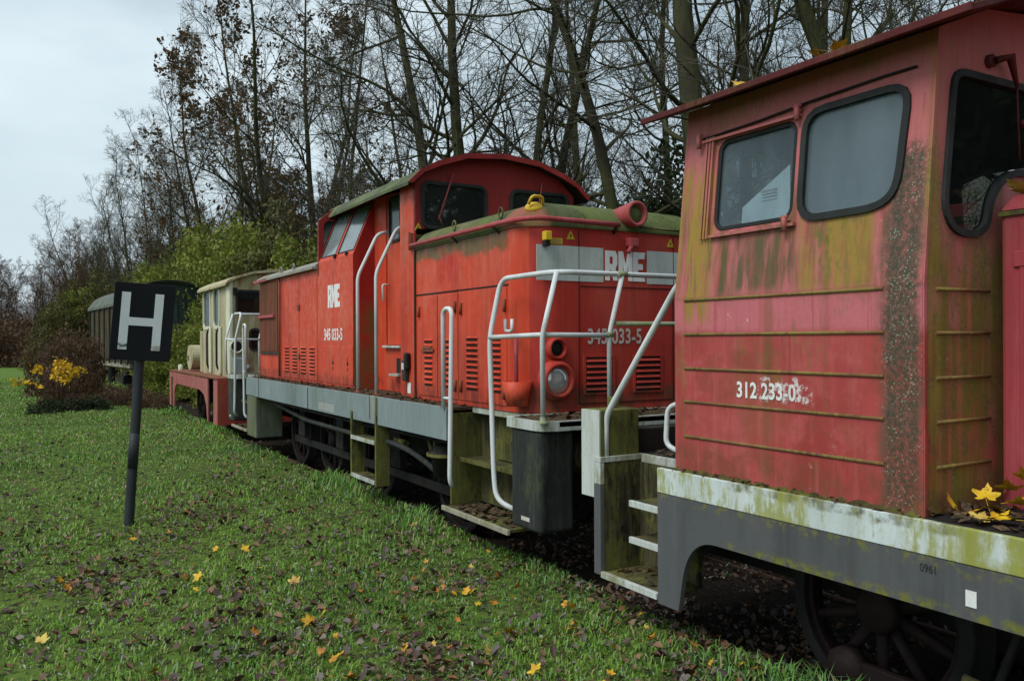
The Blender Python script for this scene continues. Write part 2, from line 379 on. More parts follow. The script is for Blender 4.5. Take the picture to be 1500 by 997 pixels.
M['dirty_white'] = paint('weathered_white_edge', (0.46, 0.50, 0.48), dark=(0.28, 0.30, 0.26), streak=0.7, scol=(0.15, 0.15, 0.09), algae=0.7, athr=0.52, acol=(0.15, 0.15, 0.055), rough=0.6)
M['step_edge'] = paint('worn_step_edge', (0.30, 0.29, 0.22), light=(0.42, 0.41, 0.33), dark=(0.14, 0.12, 0.07), streak=0.3, algae=0.6, athr=0.52, acol=(0.12, 0.105, 0.04), rough=0.8)
M['rail'] = paint('white_handrail_paint', (0.60, 0.64, 0.65), light=(0.72, 0.75, 0.75), dark=(0.46, 0.50, 0.49), streak=0.2, algae=0.3, athr=0.6, acol=(0.16, 0.18, 0.07), rust=0.25, rough=0.45)
M['rail_moss'] = paint('algae_handrail_paint', (0.26, 0.30, 0.20), algae=0.6, athr=0.5, acol=(0.14, 0.16, 0.05), streak=0.3, rough=0.7)
M['red345'] = paint('weathered_red_paint_345', (0.58, 0.056, 0.022), light=(0.62, 0.115, 0.06), dark=(0.44, 0.036, 0.016), streak=0.55, scol=(0.26, 0.05, 0.028), algae=0.06, athr=0.62, rust=0.4, rcol=(0.20, 0.045, 0.025), rough=0.46, bump=0.25, regions=[
    dict(r=dict(z=(2.60, None), y=(6.15, 8.04), x=(None, 3.6)), c=(0.105, 0.095, 0.04), amt=0.95, soft=0.03, wob=0.10, ws=3.5),
    dict(r=dict(z=(2.36, 2.64), y=(7.05, 7.5), x=(None, 3.6)), c=(0.46, 0.022, 0.012), amt=0.8, n=4, k=(1, 1, .5), lo=0.32, hi=0.5, soft=0.05, wob=0.08),
    dict(r=dict(z=(1.20, 1.36)), c=(0.15, 0.03, 0.02), amt=0.85, n=9, k=(1, 1, .35), lo=0.36, hi=0.58, soft=0.05, wob=0.08),
    dict(r=dict(y=(6.6, 8.0), z=(1.25, 1.9)), c=(0.30, 0.05, 0.03), amt=0.5, n=5, k=(1, 1, .2), lo=0.45, hi=0.62, soft=0.1),
    dict(r=dict(y=(8.05, 8.6), z=(2.6, 3.4)), c=(0.30, 0.11, 0.05), amt=0.7, n=8, k=(1, 1, .1), lo=0.4, hi=0.6, soft=0.06),
    ], sscale=7)
M['red345end'] = paint('weathered_red_paint_end_shaded', (0.44, 0.036, 0.026), light=(0.50, 0.075, 0.05), dark=(0.34, 0.03, 0.022), streak=0.5, scol=(0.19, 0.045, 0.03), algae=0.1, athr=0.6, rough=0.46,
    regions=[dict(r=dict(z=(1.20, 1.42)), c=(0.09, 0.055, 0.03), amt=0.9, n=5, lo=0.3, hi=0.6, soft=0.05, wob=0.08)])  # darker copy of the side red; shade on the end faces is in the colour
M['red345roofend'] = paint('shaded_red_cab_front', (0.23, 0.017, 0.015), light=(0.28, 0.03, 0.026), dark=(0.16, 0.013, 0.013), streak=0.25, scol=(0.12, 0.03, 0.03), rough=0.5)  # cab front and visor red, darkened further as painted shade
M['recess'] = paint('shaded_stained_red_recess', (0.37, 0.022, 0.018), light=(0.42, 0.035, 0.03), streak=0.3, scol=(0.13, 0.05, 0.03), rough=0.5, regions=[
    dict(r=dict(z=(None, 2.25)), c=(0.15, 0.085, 0.03), amt=0.9, n=4, k=(1, 1, .5), lo=0.25, hi=0.5, soft=0.12, wob=0.15)])  # base red darkened as the recess shade; brown-olive stain lower down
M['moss_top'] = paint('mossy_hood_top', (0.085, 0.10, 0.05), light=(0.14, 0.16, 0.08), dark=(0.045, 0.055, 0.025), streak=0.1, algae=0.6, athr=0.5, acol=(0.09, 0.12, 0.035), rough=0.9, spec=0.08, bump=0.5,
    regions=[dict(r=dict(y=(6.9, None)), c=(0.20, 0.165, 0.10), amt=0.75, n=4, lo=0.35, hi=0.6, soft=0.2), dict(r=dict(x=(None, 3.75), y=(None, 6.2)), c=(0.33, 0.10, 0.075), amt=0.75, n=4, lo=0.3, hi=0.55, soft=0.05)])
M['roof345'] = paint('lichen_cab_roof', (0.085, 0.10, 0.066), light=(0.145, 0.165, 0.11), dark=(0.05, 0.058, 0.036), streak=0.1, algae=0.5, athr=0.5, acol=(0.12, 0.15, 0.06), rough=0.9, spec=0.1, bump=0.4)
M['greyroof'] = paint('weathered_grey_hood_roof', (0.27, 0.27, 0.24), light=(0.38, 0.38, 0.34), dark=(0.16, 0.15, 0.12), streak=0.3, algae=0.4, acol=(0.16, 0.14, 0.07), rough=0.8)
M['sill345'] = paint('grey_blue_frame_paint', (0.185, 0.235, 0.24), light=(0.26, 0.32, 0.33), dark=(0.13, 0.165, 0.16), streak=0.45, scol=(0.36, 0.42, 0.42), algae=0.3, athr=0.58, acol=(0.12, 0.14, 0.06), rough=0.6)
M['dark_steel'] = paint('black_oily_steel', (0.015, 0.0145, 0.014), light=(0.027, 0.025, 0.023), dark=(0.012, 0.012, 0.012), streak=0.2, scol=(0.05, 0.04, 0.03), algae=0.15, acol=(0.05, 0.05, 0.02), rough=0.7, spec=0.2)
M['dark_red_steel'] = paint('shade_darkened_wheel_red', (0.018, 0.011, 0.010), light=(0.03, 0.017, 0.015), streak=0.3, scol=(0.02, 0.016, 0.014), rough=0.7, spec=0.2)  # wheel red taken near black to paint in the shade under the locomotives
M['sandbox'] = paint('grimy_grey_green_box', (0.13, 0.15, 0.115), light=(0.19, 0.21, 0.165), dark=(0.06, 0.07, 0.05), streak=0.6, scol=(0.04, 0.045, 0.03), algae=0.5, athr=0.52, acol=(0.09, 0.10, 0.03), rough=0.7)
M['beam_dark'] = paint('weathered_dark_beam', (0.026, 0.029, 0.028), light=(0.055, 0.062, 0.058), dark=(0.013, 0.014, 0.014), streak=0.7, scol=(0.012, 0.013, 0.012), algae=0.45, athr=0.54, acol=(0.06, 0.075, 0.025), rough=0.65, sscale=12)
M['rust_grille'] = paint('rusty_grille', (0.21, 0.07, 0.042), light=(0.28, 0.10, 0.06), dark=(0.12, 0.05, 0.03), streak=0.7, scol=(0.09, 0.055, 0.028), algae=0.3, acol=(0.10, 0.08, 0.03), rough=0.75, sscale=14)
M['dark_gap'] = paint('dark_gap_and_trim', (0.035, 0.016, 0.011), light=(0.06, 0.025, 0.018), rough=0.8, streak=0.2)  # dark fill painting the shade in louvre gaps; also joints and brackets
M['rubber'] = paint('black_window_rubber', (0.018, 0.02, 0.021), streak=0.1, scol=(0.06, 0.07, 0.03), algae=0.25, athr=0.62, acol=(0.07, 0.08, 0.02), rough=0.6, bump=0.05)
M['white'] = paint('white_lettering', (0.72, 0.74, 0.73), dark=(0.6, 0.6, 0.58), streak=0.15, scol=(0.45, 0.25, 0.2), rough=0.55, bump=0.02)
M['white_worn'] = paint('worn_white_lettering', (0.52, 0.50, 0.46), dark=(0.40, 0.33, 0.28), streak=0.4, scol=(0.35, 0.1, 0.06), rough=0.6, bump=0.02)
M['band'] = paint('grey_white_band', (0.50, 0.55, 0.52), light=(0.58, 0.62, 0.59), dark=(0.38, 0.42, 0.39), streak=0.4, scol=(0.2, 0.2, 0.14), algae=0.3, acol=(0.2, 0.23, 0.13), rough=0.6)
M['yellow'] = paint('yellow_plastic', (0.62, 0.40, 0.02), dark=(0.45, 0.28, 0.02), streak=0.3, scol=(0.2, 0.13, 0.02), rough=0.4, bump=0.03)
M['black'] = paint('black_print', (0.015, 0.015, 0.015), streak=0.0, rough=0.6)
M['cream'] = paint('dirty_cream_paint', (0.42, 0.38, 0.23), light=(0.53, 0.49, 0.33), dark=(0.24, 0.19, 0.10), streak=0.8, scol=(0.15, 0.10, 0.05), algae=0.5, athr=0.54, acol=(0.20, 0.19, 0.07), rust=0.4, rcol=(0.24, 0.09, 0.02), rough=0.6,
    regions=[dict(r=dict(y=(None, 17.45), z=(2.7, 3.2)), c=(0.30, 0.12, 0.03), amt=0.9, n=6, k=(1, 1, .4), lo=0.45, hi=0.6, soft=0.06, wob=0.1),
             dict(r=dict(y=(None, 17.45), z=(1.0, 2.5)), c=(0.20, 0.15, 0.085), amt=0.85, n=4, k=(1, 1, .2), lo=0.35, hi=0.6, soft=0.1)])
M['cream_light'] = paint('pale_cream_trim', (0.58, 0.58, 0.44), dark=(0.44, 0.44, 0.32), streak=0.4, scol=(0.25, 0.22, 0.12), algae=0.25, acol=(0.25, 0.25, 0.12), rough=0.55)
M['pinkframe'] = paint('faded_red_frame_paint', (0.34, 0.10, 0.095), light=(0.42, 0.17, 0.15), dark=(0.26, 0.065, 0.05), streak=0.5, scol=(0.20, 0.13, 0.06), algae=0.35, acol=(0.20, 0.16, 0.07), athr=0.57, rough=0.6)
M['redbeam'] = paint('red_buffer_beam', (0.30, 0.035, 0.032), light=(0.36, 0.06, 0.05), streak=0.5, scol=(0.14, 0.08, 0.03), algae=0.3, acol=(0.14, 0.12, 0.03), rough=0.6)
M['wood'] = paint('weathered_brown_boards', (0.065, 0.037, 0.025), light=(0.12, 0.085, 0.05), dark=(0.03, 0.02, 0.015), streak=0.7, scol=(0.13, 0.10, 0.055), algae=0.4, acol=(0.13, 0.12, 0.05), athr=0.55, rough=0.85, spec=0.1, sscale=16)
M['wagon_end'] = paint('dark_green_wagon_end', (0.03, 0.045, 0.04), light=(0.055, 0.085, 0.072), dark=(0.016, 0.024, 0.02), streak=0.6, scol=(0.07, 0.085, 0.05), algae=0.3, acol=(0.06, 0.07, 0.03), rough=0.8)
M['wagon_roof'] = paint('mossy_grey_wagon_roof', (0.105, 0.125, 0.11), light=(0.155, 0.18, 0.16), dark=(0.06, 0.075, 0.058), algae=0.6, acol=(0.10, 0.13, 0.06), streak=0.2, rough=0.85)
M['sign_black'] = paint('black_sign_enamel', (0.009, 0.0105, 0.013), light=(0.014, 0.016, 0.019), streak=0.1, scol=(0.025, 0.03, 0.03), rough=0.55, spec=0.12, bump=0.04)
M['sign_white'] = paint('white_sign_letter', (0.60, 0.66, 0.67), light=(0.66, 0.71, 0.72), dark=(0.50, 0.56, 0.57), streak=0.25, scol=(0.3, 0.34, 0.33), rough=0.5, bump=0.03,
    regions=[dict(r=dict(x=(0.79, 0.93), z=(1.755, 1.80)), c=(0.02, 0.022, 0.025), amt=0.9, n=14, k=(.4, 1, 1), lo=0.5, hi=0.56, soft=0.01, wob=0.02, ws=14), dict(r=dict(z=(None, 1.765)), c=(0.26, 0.25, 0.19), amt=0.8, n=7, lo=0.4, hi=0.6, soft=0.02)])
M['post'] = paint('grey_steel_post', (0.028, 0.034, 0.038), light=(0.042, 0.05, 0.055), streak=0.3, scol=(0.05, 0.055, 0.055), algae=0.2, acol=(0.05, 0.06, 0.04), rough=0.5)
M['rail_steel'] = paint('rusty_rail_steel', (0.07, 0.04, 0.028), rough=0.7, streak=0)
M['sleeper'] = paint('old_timber_sleeper', (0.05, 0.04, 0.03), rough=0.9, streak=0.2, algae=0.3)
M['paper'] = paint('white_paper_notice', (0.74, 0.78, 0.80), streak=0.05, rough=0.8, bump=0.0)
M['ink'] = paint('grey_print', (0.25, 0.28, 0.30), streak=0.0, rough=0.8)
M['interior'] = paint('dark_cab_interior', (0.06, 0.055, 0.05), streak=0.1, rough=0.8)
M['lens'] = None
def glass(name, film, amt, rough=0.06, tint=(0.75, 0.82, 0.82), nscale=3.0, var=0.15, ior=1.5):
    m = NT(name); t = m.t
    m.done(film, rough, 0.5); m.b.inputs['IOR'].default_value = ior
    tr = t.nodes.new('ShaderNodeBsdfTransparent'); tr.inputs[0].default_value = (*tint, 1)
    ms = t.nodes.new('ShaderNodeMixShader')
    f = m.ramp(m.noise(nscale, 6, 0.6, (1, 1, 0.5)), 0.3, 0.75, max(0, amt - var), min(1, amt + var))
    t.links.new(f, ms.inputs[0]); t.links.new(tr.outputs[0], ms.inputs[1]); t.links.new(m.b.outputs[0], ms.inputs[2])
    t.links.new(ms.outputs[0], m.out.inputs['Surface']); return m.mat
M['glass_film'] = glass('dusty_window_glass', (0.15, 0.20, 0.225), 0.52, 0.14, var=0.12, ior=1.8, tint=(.8, .88, .9))
M['glass_sky'] = glass('sky_painted_window_glass', (0.26, 0.32, 0.33), 0.72, 0.10, var=0.12, ior=2.0)  # pale film colour stands in for sky reflected in the sloping panes
M['glass_thin'] = glass('dusty_sliding_glass', (0.17, 0.22, 0.245), 0.24, 0.12, var=0.06, ior=1.8, tint=(.85, .92, .94))
M['glass_dark'] = glass('dark_window_glass', (0.012, 0.015, 0.015), 0.62, 0.03, tint=(0.6, 0.62, 0.55), var=0.1, ior=1.7)
M['glass_clear'] = glass('see_through_glass', (0.02, 0.024, 0.024), 0.85, 0.03, tint=(0.6, 0.65, 0.63), var=0.1, ior=2.6)
_m = NT('headlamp_glass'); M['lens'] = _m.done(_m.mix(_m.ramp(_m.noise(14, 4), .3, .7), (0.42, 0.46, 0.46), (0.62, 0.66, 0.66)), 0.12, 0.8, 0.5)
_m = NT('dead_leaf_litter_on_footplate'); M['debris'] = _m.done(_m.mix(_m.ramp(_m.noise(45, 5, .7), .4, .62), (0.035, 0.026, 0.018), (0.13, 0.085, 0.05)), 0.9, 0.1); 

# ------------------------------------------------------------------ running gear shared by the locomotives
def wheel_mb(r, n_sp=10):
    """spoked wheel in its own frame: centre at origin, outer face towards -X"""
    tyre = MB().lathe((0, 0, 0), (1, 0, 0), [(-.07, r - .075), (-.07, r - .01), (-.055, r), (.05, r), (.05, r + .03), (.07, r + .03), (.07, r - .075), (-.07, r - .075)], 32)
    sp = MB().lathe((0, 0, 0), (1, 0, 0), [(-.08, 0), (-.08, .10), (-.06, .12), (.06, .12), (.06, 0)], 18)
    for k in range(n_sp):
        a = 2 * math.pi * (k + .5) / n_sp
        p = [(0, math.cos(a) * q, math.sin(a) * q) for q in (.09, r - .06)]
        sp.tube(p, [.038, .027], 6)
    sp.lathe((0, 0, 0), (1, 0, 0), [(-.04, r - .11), (-.04, r - .06), (.04, r - .06), (.04, r - .11), (-.04, r - .11)], 32)
    return tyre, sp
_wm = {}
def wheel(root, X, Y, Z, r):
    base = Vector(root.location)
    if r not in _wm:
        ty, sp = wheel_mb(r)
        _wm[r] = (ty.mesh('tyre'), sp.mesh('wheel'))
        _wm[r][0].materials.append(M['dark_steel']); _wm[r][1].materials.append(M['dark_red_steel'])
    o = link(bpy.data.objects.new('wheel', _wm[r][1]), root); o.location = Vector((X, Y, Z)) - base
    t = link(bpy.data.objects.new('tyre', _wm[r][0]), o)
    return o
def axle_set(root, Y, Z, r, xs=(3.87, 5.23)):
    for i, X in enumerate(xs):
        o = wheel(root, X, Y, Z, r)
        if i: o.rotation_euler = (0, 0, math.pi)
    part('axle', MB().tube([(xs[0], Y, Z), (xs[1], Y, Z)], .07, 10), M['dark_steel'], root)
XC = 4.55
def mx(x): return 2 * XC - x           # mirror across the train's centre line
def buffer(root, X, Y, Z, sgn, L=0.5):
    b = part('buffer', MB().lathe((X, Y, Z), (0, sgn, 0), [(0, .001), (0, .15), (.03, .15), (.03, .11), (L * .55, .10), (L * .55, .075), (L - .03, .075), (L - .03, .001)], 18), M['olive'], root)
    part('buffer_head', MB().lathe((X, Y, Z), (0, sgn, 0), [(L - .04, .001), (L - .04, .20), (L - .015, .205), (L, .15), (L + .005, .001)], 22), M['olive'], b)
def leaf_debris(root, x0, x1, y0, y1, z, n, seed, size=.03, name='leaf_debris'):
    rg = random.Random(seed); mb = MB()
    for _ in range(n):
        c = Vector((rg.uniform(x0, x1), rg.uniform(y0, y1), z + rg.uniform(.004, .03))); a = rg.uniform(0, 6.28); l = size * rg.uniform(.5, 1.4)
        t = Vector((math.cos(a), math.sin(a), rg.uniform(-.3, .5))) * l; s = Vector((-math.sin(a), math.cos(a), rg.uniform(-.4, .4))) * l * .55
        mb.add([c - t, c + s, c + t, c - s], [(0, 1, 2, 3)])
    o = part(name, mb, M['debris'], root); o['kind'] = 'stuff'; return o

# ================================================================== near red locomotive, number 312
def build_312():
    rt = thing('shunting_locomotive', 'nearest locomotive, faded pinkish red cab numbered 312 233-0 above a dark grey frame', 'locomotive', (XC, 1.0, -.13))
    XS = 3.27
    # side frame with wheel openings (a = Y, b = Z)
    def frame_outline():
        p = [(3.88, .24), (3.88, .897), (-2.6, .897), (-2.6, .24), (-2.45, .24)]
        p += [(-2.42, .5), (-2.35, .62), (-2.25, .68)] + [((1 - t) ** 2 * 3.40 + 2 * t * (1 - t) * 3.625 + t * t * 3.67, (1 - t) ** 2 * .68 + 2 * t * (1 - t) * .68 + t * t * .40) for t in [k / 10 for k in range(11)]] + [(3.70, .24)]
        return p
    part('side_frame', MB().plate(frame_outline(), [], side_f(XS), 0, .03), M['grey312'], rt)
    part('white_stripe', MB().box(XS - .002, XS + .03, -2.6, 3.882, .90, 1.045), M['stripe312'], rt, .004)
    part('far_side_frame', MB().plate(frame_outline(), [], side_f(mx(XS)), -.03, 0), M['grey312'], rt)
    part('footplate', MB().box(XS + .031, mx(XS) - .031, -2.6, 3.87, 1.0, 1.035), M['dark_steel'], rt)
    part('inner_frame', MB().box(4.05, 5.05, -2.5, 4.4, .35, .98), M['dark_steel'], rt)
    # frame stickers / stencils
    part('data_label', MB().box(XS - .004, XS - .001, 1.945, 1.99, .735, .80), M['white'], rt)
    part('stencil', text_mb('0961', lambda a, b: (XS - .003, 2.19 - a, .83 + b), .05, .8), M['beam_dark'], rt)
    # wheels and rods
    for Y in (2.80, .3):
        axle_set(rt, Y, .40, .53)
    rod = part('coupling_rod', MB().box(3.70, 3.745, .36, 2.92, .06, .15), M['dark_red_steel'], rt, .01)
    for Y in (2.90, .40):
        part('crank_pin', MB().lathe((3.66, Y, .105), (1, 0, 0), [(0, .001), (0, .06), (.02, .075), (.02, .10), (.1, .10), (.1, .05), (.2, .05)], 18), M['dark_red_steel'], rod)
    part('brake_rod', MB().tube([(3.6, 2.2, .30), (3.6, 1.2, .18), (3.6, .2, .2)], .025, 8), M['olive'], rt)
    part('sanding_pipe', MB().tube([(3.75, 1.98, .7), (3.7, 2.1, .3), (3.75, 2.22, .0)], .02, 7), M['dark_steel'], rt)
    # far end platform, step well and buffer beam
    part('step_side_plate', MB().box(XS, 3.62, 4.45, 4.51, .27, 1.0), M['olive'], rt, .004)
    part('step_edge_strip', MB().box(XS - .006, XS + .028, 4.445, 4.516, .27, .86), M['grey312'], rt, .003)
    part('step_edge_top', MB().box(XS - .006, XS + .028, 4.445, 4.516, .862, 1.0), M['dirty_white'], rt, .003)
    part('step_back_panel', MB().box(3.60, 3.63, 3.89, 4.449, .27, .985), M['olive'], rt)
    part('platform', MB().box(3.62, mx(3.62), 3.88, 4.62, 1.0, 1.035), M['dark_steel'], rt)
    part('platform_edge', MB().box(XS - .005, 3.63, 4.445, 4.515, 1.002, 1.04).box(3.60, 3.635, 3.885, 4.44, .985, 1.04), M['dirty_white'], rt, .004)
    for z, x1 in ((.78, 3.60), (.55, 3.60), (.285, 3.60)):
        o = part('step', MB().box(XS + (.06 if z > .4 else 0), x1, 3.885, 4.22 if z > .4 else 4.44, z - .02, z + .006), M['olive'], rt, .003)
        part('step_nosing', MB().box(XS + (.05 if z > .4 else -.01), XS + (.075 if z > .4 else .02), 3.885, 4.22 if z > .4 else 4.44, z - .028, z + .012), M['dirty_white'], o, .003)
    part('step_hole', MB().lathe((3.45, 4.448, .55), (0, -1, 0), [(0, .001), (.002, .022)], 12), M['black'], rt)
    bb = part('buffer_beam', MB().box(XS + .012, 3.60, 4.46, 4.66, .77, 1.345), M['olive2'], rt, .008)
    part('beam_outer_plate', MB().box(XS, XS + .01, 4.462, 4.662, .768, 1.343), M['band'], bb)
    part('buffer_beam', MB().box(3.60, mx(XS), 4.52, 4.64, .55, 1.2), M['dark_steel'], rt, .008)
    part('beam_post', MB().box(3.44, 3.50, 4.55, 4.60, 1.345, 1.42), M['olive2'], rt)
    buffer(rt, 3.72, 4.64, .92, 1, .36); buffer(rt, mx(3.72), 4.64, .92, 1, .36)
    part('handrail', MB().tube(arc_pts([(3.33, 4.47, 1.02), (3.33, 4.47, 1.30), (3.37, 3.80, 2.14), (3.45, 3.765, 2.17)], .08), .0205, 10), M['rail'], rt)
    part('grab_rail', MB().tube(arc_pts([(3.40, 3.77, 1.44), (3.37, 3.90, 1.40), (3.37, 3.92, 1.17), (3.40, 3.77, 1.12)], .05), .016, 8), M['rail'], rt)
    part('hose', MB().tube(arc_pts([(4.2, 4.66, .8), (4.0, 4.8, .55), (3.9, 5.0, .48), (3.8, 5.12, .62)], .1), .02, 8), M['olive'], rt)
    leaf_debris(rt, 3.65, 5.4, 3.9, 4.44, 1.035, 160, 3)
    leaf_debris(rt, XS + .05, 3.59, 3.9, 4.4, .29, 40, 4)
    # ---- cab
    def cx(z): return 3.31 + (max(0, z - 2.05)) / 1.09 * .115
    def cab_f(a, b, t): return (cx(b) + t, a, b)
    def cab_far(a, b, t): return (mx(cx(b)) - t, a, b)
    Y0, Y1, ZT = 2.20, 3.765, 3.15
    winL = rr(2.93, 2.405, 3.49, 2.92, .07)
    winR = round_poly([(2.335, 2.46), (2.43, 2.39), (2.89, 2.39), (2.89, 2.945), (2.30, 2.945)], [.10, .10, .12, .12, .12])
    def wall_pts(): return [(Y0, 1.036), (Y1, 1.036), (Y1, 2.05), (Y1, ZT), (Y0, ZT), (Y0, 2.05)]
    sw = MB()                                         # lower and leaning upper half, split at the crease
    sw.plate([(Y0, 1.036), (Y1, 1.036), (Y1, 2.05), (Y0, 2.05)], [], cab_f, 0, .03)
    sw.plate([(Y0, 2.05), (Y1, 2.05), (Y1, ZT), (Y0, ZT)], [winL, winR], cab_f, 0, .03)
    wall = part('cab_side_wall', sw, M['red312'], rt)
    part('far_cab_wall', MB().plate([(Y0, 1.036), (Y1, 1.036), (Y1, 2.05), (Y0, 2.05)], [], cab_far, 0, .03).plate([(Y0, 2.05), (Y1, 2.05), (Y1, ZT), (Y0, ZT)], [winL, winR], cab_far, 0, .03), M['red312'], rt)
    for z in (2.03, 1.835, 1.64, 1.45, 1.25):
        part('rib', MB().tube([(3.3085, 2.385, z), (3.3085, 3.68, z)], [.0085, .0085], 8), M['rib_moss'], wall)
    # side windows
    part('window_rubber', MB().plate(grow(winR, .008), [grow(winR, -.026)], cab_f, -.014, .02), M['rubber'], wall, .006)
    part('window_pane', MB().plate(grow(winR, -.015), [], cab_f, .008, .014), M['glass_film'], wall)
    part('window_rubber', MB().plate(grow(winL, -.004), [grow(winL, -.024)], cab_f, .004, .03), M['rubber'], wall, .004)
    part('window_pane', MB().plate(grow(winL, -.02), [], cab_f, .016, .022), M['glass_thin'], wall)
    fr = MB()
    for y in (3.512, 3.535, 3.56): fr.plate([(y, 2.37), (y + .013, 2.37), (y + .013, 2.95), (y, 2.95)], [], cab_f, -.022, 0)
    fr.plate([(2.90, 2.372), (3.50, 2.372), (3.50, 2.388), (2.90, 2.388)], [], cab_f, -.026, 0)
    fr.plate([(2.905, 2.925), (3.60, 2.925), (3.60, 2.94), (2.905, 2.94)], [], cab_f, -.03, 0)
    part('sliding_window_guide', fr, M['red312'], wall)
    hk = MB()
    for y, z in ((3.62, 2.95), (2.915, 2.955), (2.95, 2.395)):
        hk.tube([(cx(z) - .035, y, z - .05), (cx(z) - .035, y, z + .03)], .014, 8); hk.tube([(cx(z), y, z), (cx(z) - .045, y, z)], .012, 8)
        hk.tube([(cx(z) - .03, y - .02, z + .025), (cx(z) - .03, y + .025, z + .02)], .01, 6)
    part('window_latch', hk, M['red312'], wall)
    part('gutter_wire', MB().tube([(cx(2.97) - .012, 3.63, 2.955), (cx(2.97) - .014, 3.2, 2.965), (cx(2.97) - .014, 2.87, 2.985), (cx(3) - .012, 2.45, 3.0), (cx(3) - .01, 2.28, 3.0)], .006, 6), M['dark_steel'], wall)
    pn = part('paper_notice', MB().plate([(2.965, 2.43), (3.30, 2.43), (3.30, 2.52), (2.99, 2.70)], [], cab_f, .026, .028), M['paper'], rt)
    pl = MB()
    for i in range(6): pl.box(cx(2.56) + .0225, cx(2.56) + .0235, 3.06, 3.17 - .006 * (i % 3), 2.585 - i * .018, 2.59 - i * .018)
    part('notice_print', pl, M['ink'], pn)
    part('number', text_mb('312 233-0', lambda a, b: (3.3065, 3.275 - a, 1.500 + b), .115, .83, .003), M['white'], wall)
    # end wall towards the hood
    lw = [(3.53, 2.985), (4.42, 2.985), (4.42, 2.60), (3.97, 2.565), (3.86, 2.50), (3.805, 2.42), (3.78, 2.31), (3.70, 2.265), (3.53, 2.265), (3.445, 2.36)]
    lw = round_poly(lw, [.08, .08, .08, .06, .06, .06, .05, .06, .08, .08])
    lwm = [(mx(a), b) for a, b in lw]
    def endpoly(): return [(3.312, 1.036), (mx(3.312), 1.036), (mx(3.312), 2.05), (mx(3.425), ZT), (5.3, 3.30), (4.55, 3.38), (3.8, 3.30), (3.425, ZT), (3.312, 2.05)]
    ew = part('cab_end_wall', MB().plate(endpoly(), [lw, lwm], end_f(2.198), 0, .03), M['red312'], rt)
    for pz in (lw, lwm):
        part('window_rubber', MB().plate(grow(pz, .01), [grow(pz, -.022)], end_f(2.198), -.016, .02), M['rubber'], ew, .006)
        part('window_pane', MB().plate(grow(pz, -.025), [], end_f(2.205), 0, .006), M['glass_dark'], ew)
    for z in (2.02, 1.83, 1.635, 1.445, 1.25):
        part('rib', MB().tube([(3.40, 2.1965, z), (3.80, 2.1965, z)], .008, 8), M['rib_moss'], ew)
    part('wiper', MB().lathe((3.80, 2.20, 3.06), (0, -1, 0), [(0, .03), (.025, .03), (.025, .001)], 14).tube([(3.81, 2.17, 3.06), (3.88, 2.14, 3.08), (3.94, 2.145, 2.95)], [.018, .022, .008], 8).tube([(3.94, 2.147, 2.96), (3.975, 2.155, 2.62)], .005, 6).tube([(3.965, 2.14, 2.80), (3.965, 2.13, 2.775)], .012, 8), M['roof312'], ew)
    part('corner_strip', MB().plate([(3.312, 1.036), (3.312, 2.05), (3.425, ZT), (3.44, ZT), (3.33, 2.05), (3.33, 1.036)], [], end_f(2.192), 0, .006), M['red312'], ew)
    # far end wall, windows above the far platform
    fw = [rr(3.55, 2.35, 4.3, 2.95, .08), rr(4.8, 2.35, 5.55, 2.95, .08)]
    f2 = part('cab_end_wall', MB().plate(endpoly(), fw, end_f(Y1), -.03, 0), M['red312'], rt)
    for q in fw: part('window_pane', MB().plate(grow(q, -.005), [], end_f(Y1), -.02, -.014), M['glass_film'], f2)
    part('cab_console', MB().box(3.7, 5.4, 2.24, 2.5, 1.04, 2.0).box(4.2, 4.9, 2.5, 2.9, 1.04, 1.9), M['interior'], rt)
    part('window_bar', MB().tube(arc_pts([(3.47, 2.30, 2.78), (3.86, 2.30, 2.74), (3.90, 2.30, 2.96)], .03), .009, 6), M['dirty_white'], rt)
    part('cab_floor', MB().box(3.36, mx(3.36), 2.24, 3.73, 1.04, 1.06), M['interior'], rt)
    part('added_pale_wall', MB().box(4.3, 4.34, 2.9, 3.72, 1.06, 3.1), M['pale_backdrop'], rt)  # pale wall added inside so the side windows look lighter
    ms = MB(); rq = random.Random(4); yy = 2.21; prev = None             # ridge of moss along the foot of the wall
    while yy < 3.76:
        hh = rq.uniform(.006, .026); ring_ = [(3.276, yy, 1.034), (3.285 + rq.uniform(0, .008), yy, 1.036 + hh), (3.312, yy, 1.04 + hh * 1.3)]
        if prev: ms.add(prev + ring_, [(0, 1, 4, 3), (1, 2, 5, 4)], True)
        prev = ring_; yy += rq.uniform(.012, .035)
    part('moss_ridge', ms, M['moss'], rt)
    # roof
    prof = [(3.235, 3.125), (3.42, 3.19), (3.8, 3.33), (4.2, 3.40), (4.55, 3.42), (4.9, 3.40), (5.3, 3.33), (mx(3.42), 3.19), (mx(3.235), 3.125)]
    rf = MB()
    n = len(prof)
    vs = [(x, y, z) for y in (1.93, 3.97) for x, z in prof] + [(x, y, z - .03) for y in (1.93, 3.97) for x, z in prof]
    fs = [(i, i + 1, n + i + 1, n + i) for i in range(n - 1)] + [(2 * n + i, 3 * n + i, 3 * n + i + 1, 2 * n + i + 1) for i in range(n - 1)]
    fs += [(i, 2 * n + i, 2 * n + i + 1, i + 1) for i in range(n - 1)] + [(n + i, n + i + 1, 3 * n + i + 1, 3 * n + i) for i in range(n - 1)]
    fs += [(0, n, 3 * n, 2 * n), (n - 1, 3 * n - 1, 4 * n - 1, 2 * n - 1)]
    rf.add(vs, fs)
    part('cab_roof', rf, M['roof312'], rt, .004)
    part('roof_gutter', MB().box(3.225, 3.245, 1.93, 3.97, 3.095, 3.13), M['roof312'], rt, .004)
    # ---- hood beside the cab
    hx0, hx1 = 3.80, mx(3.80)
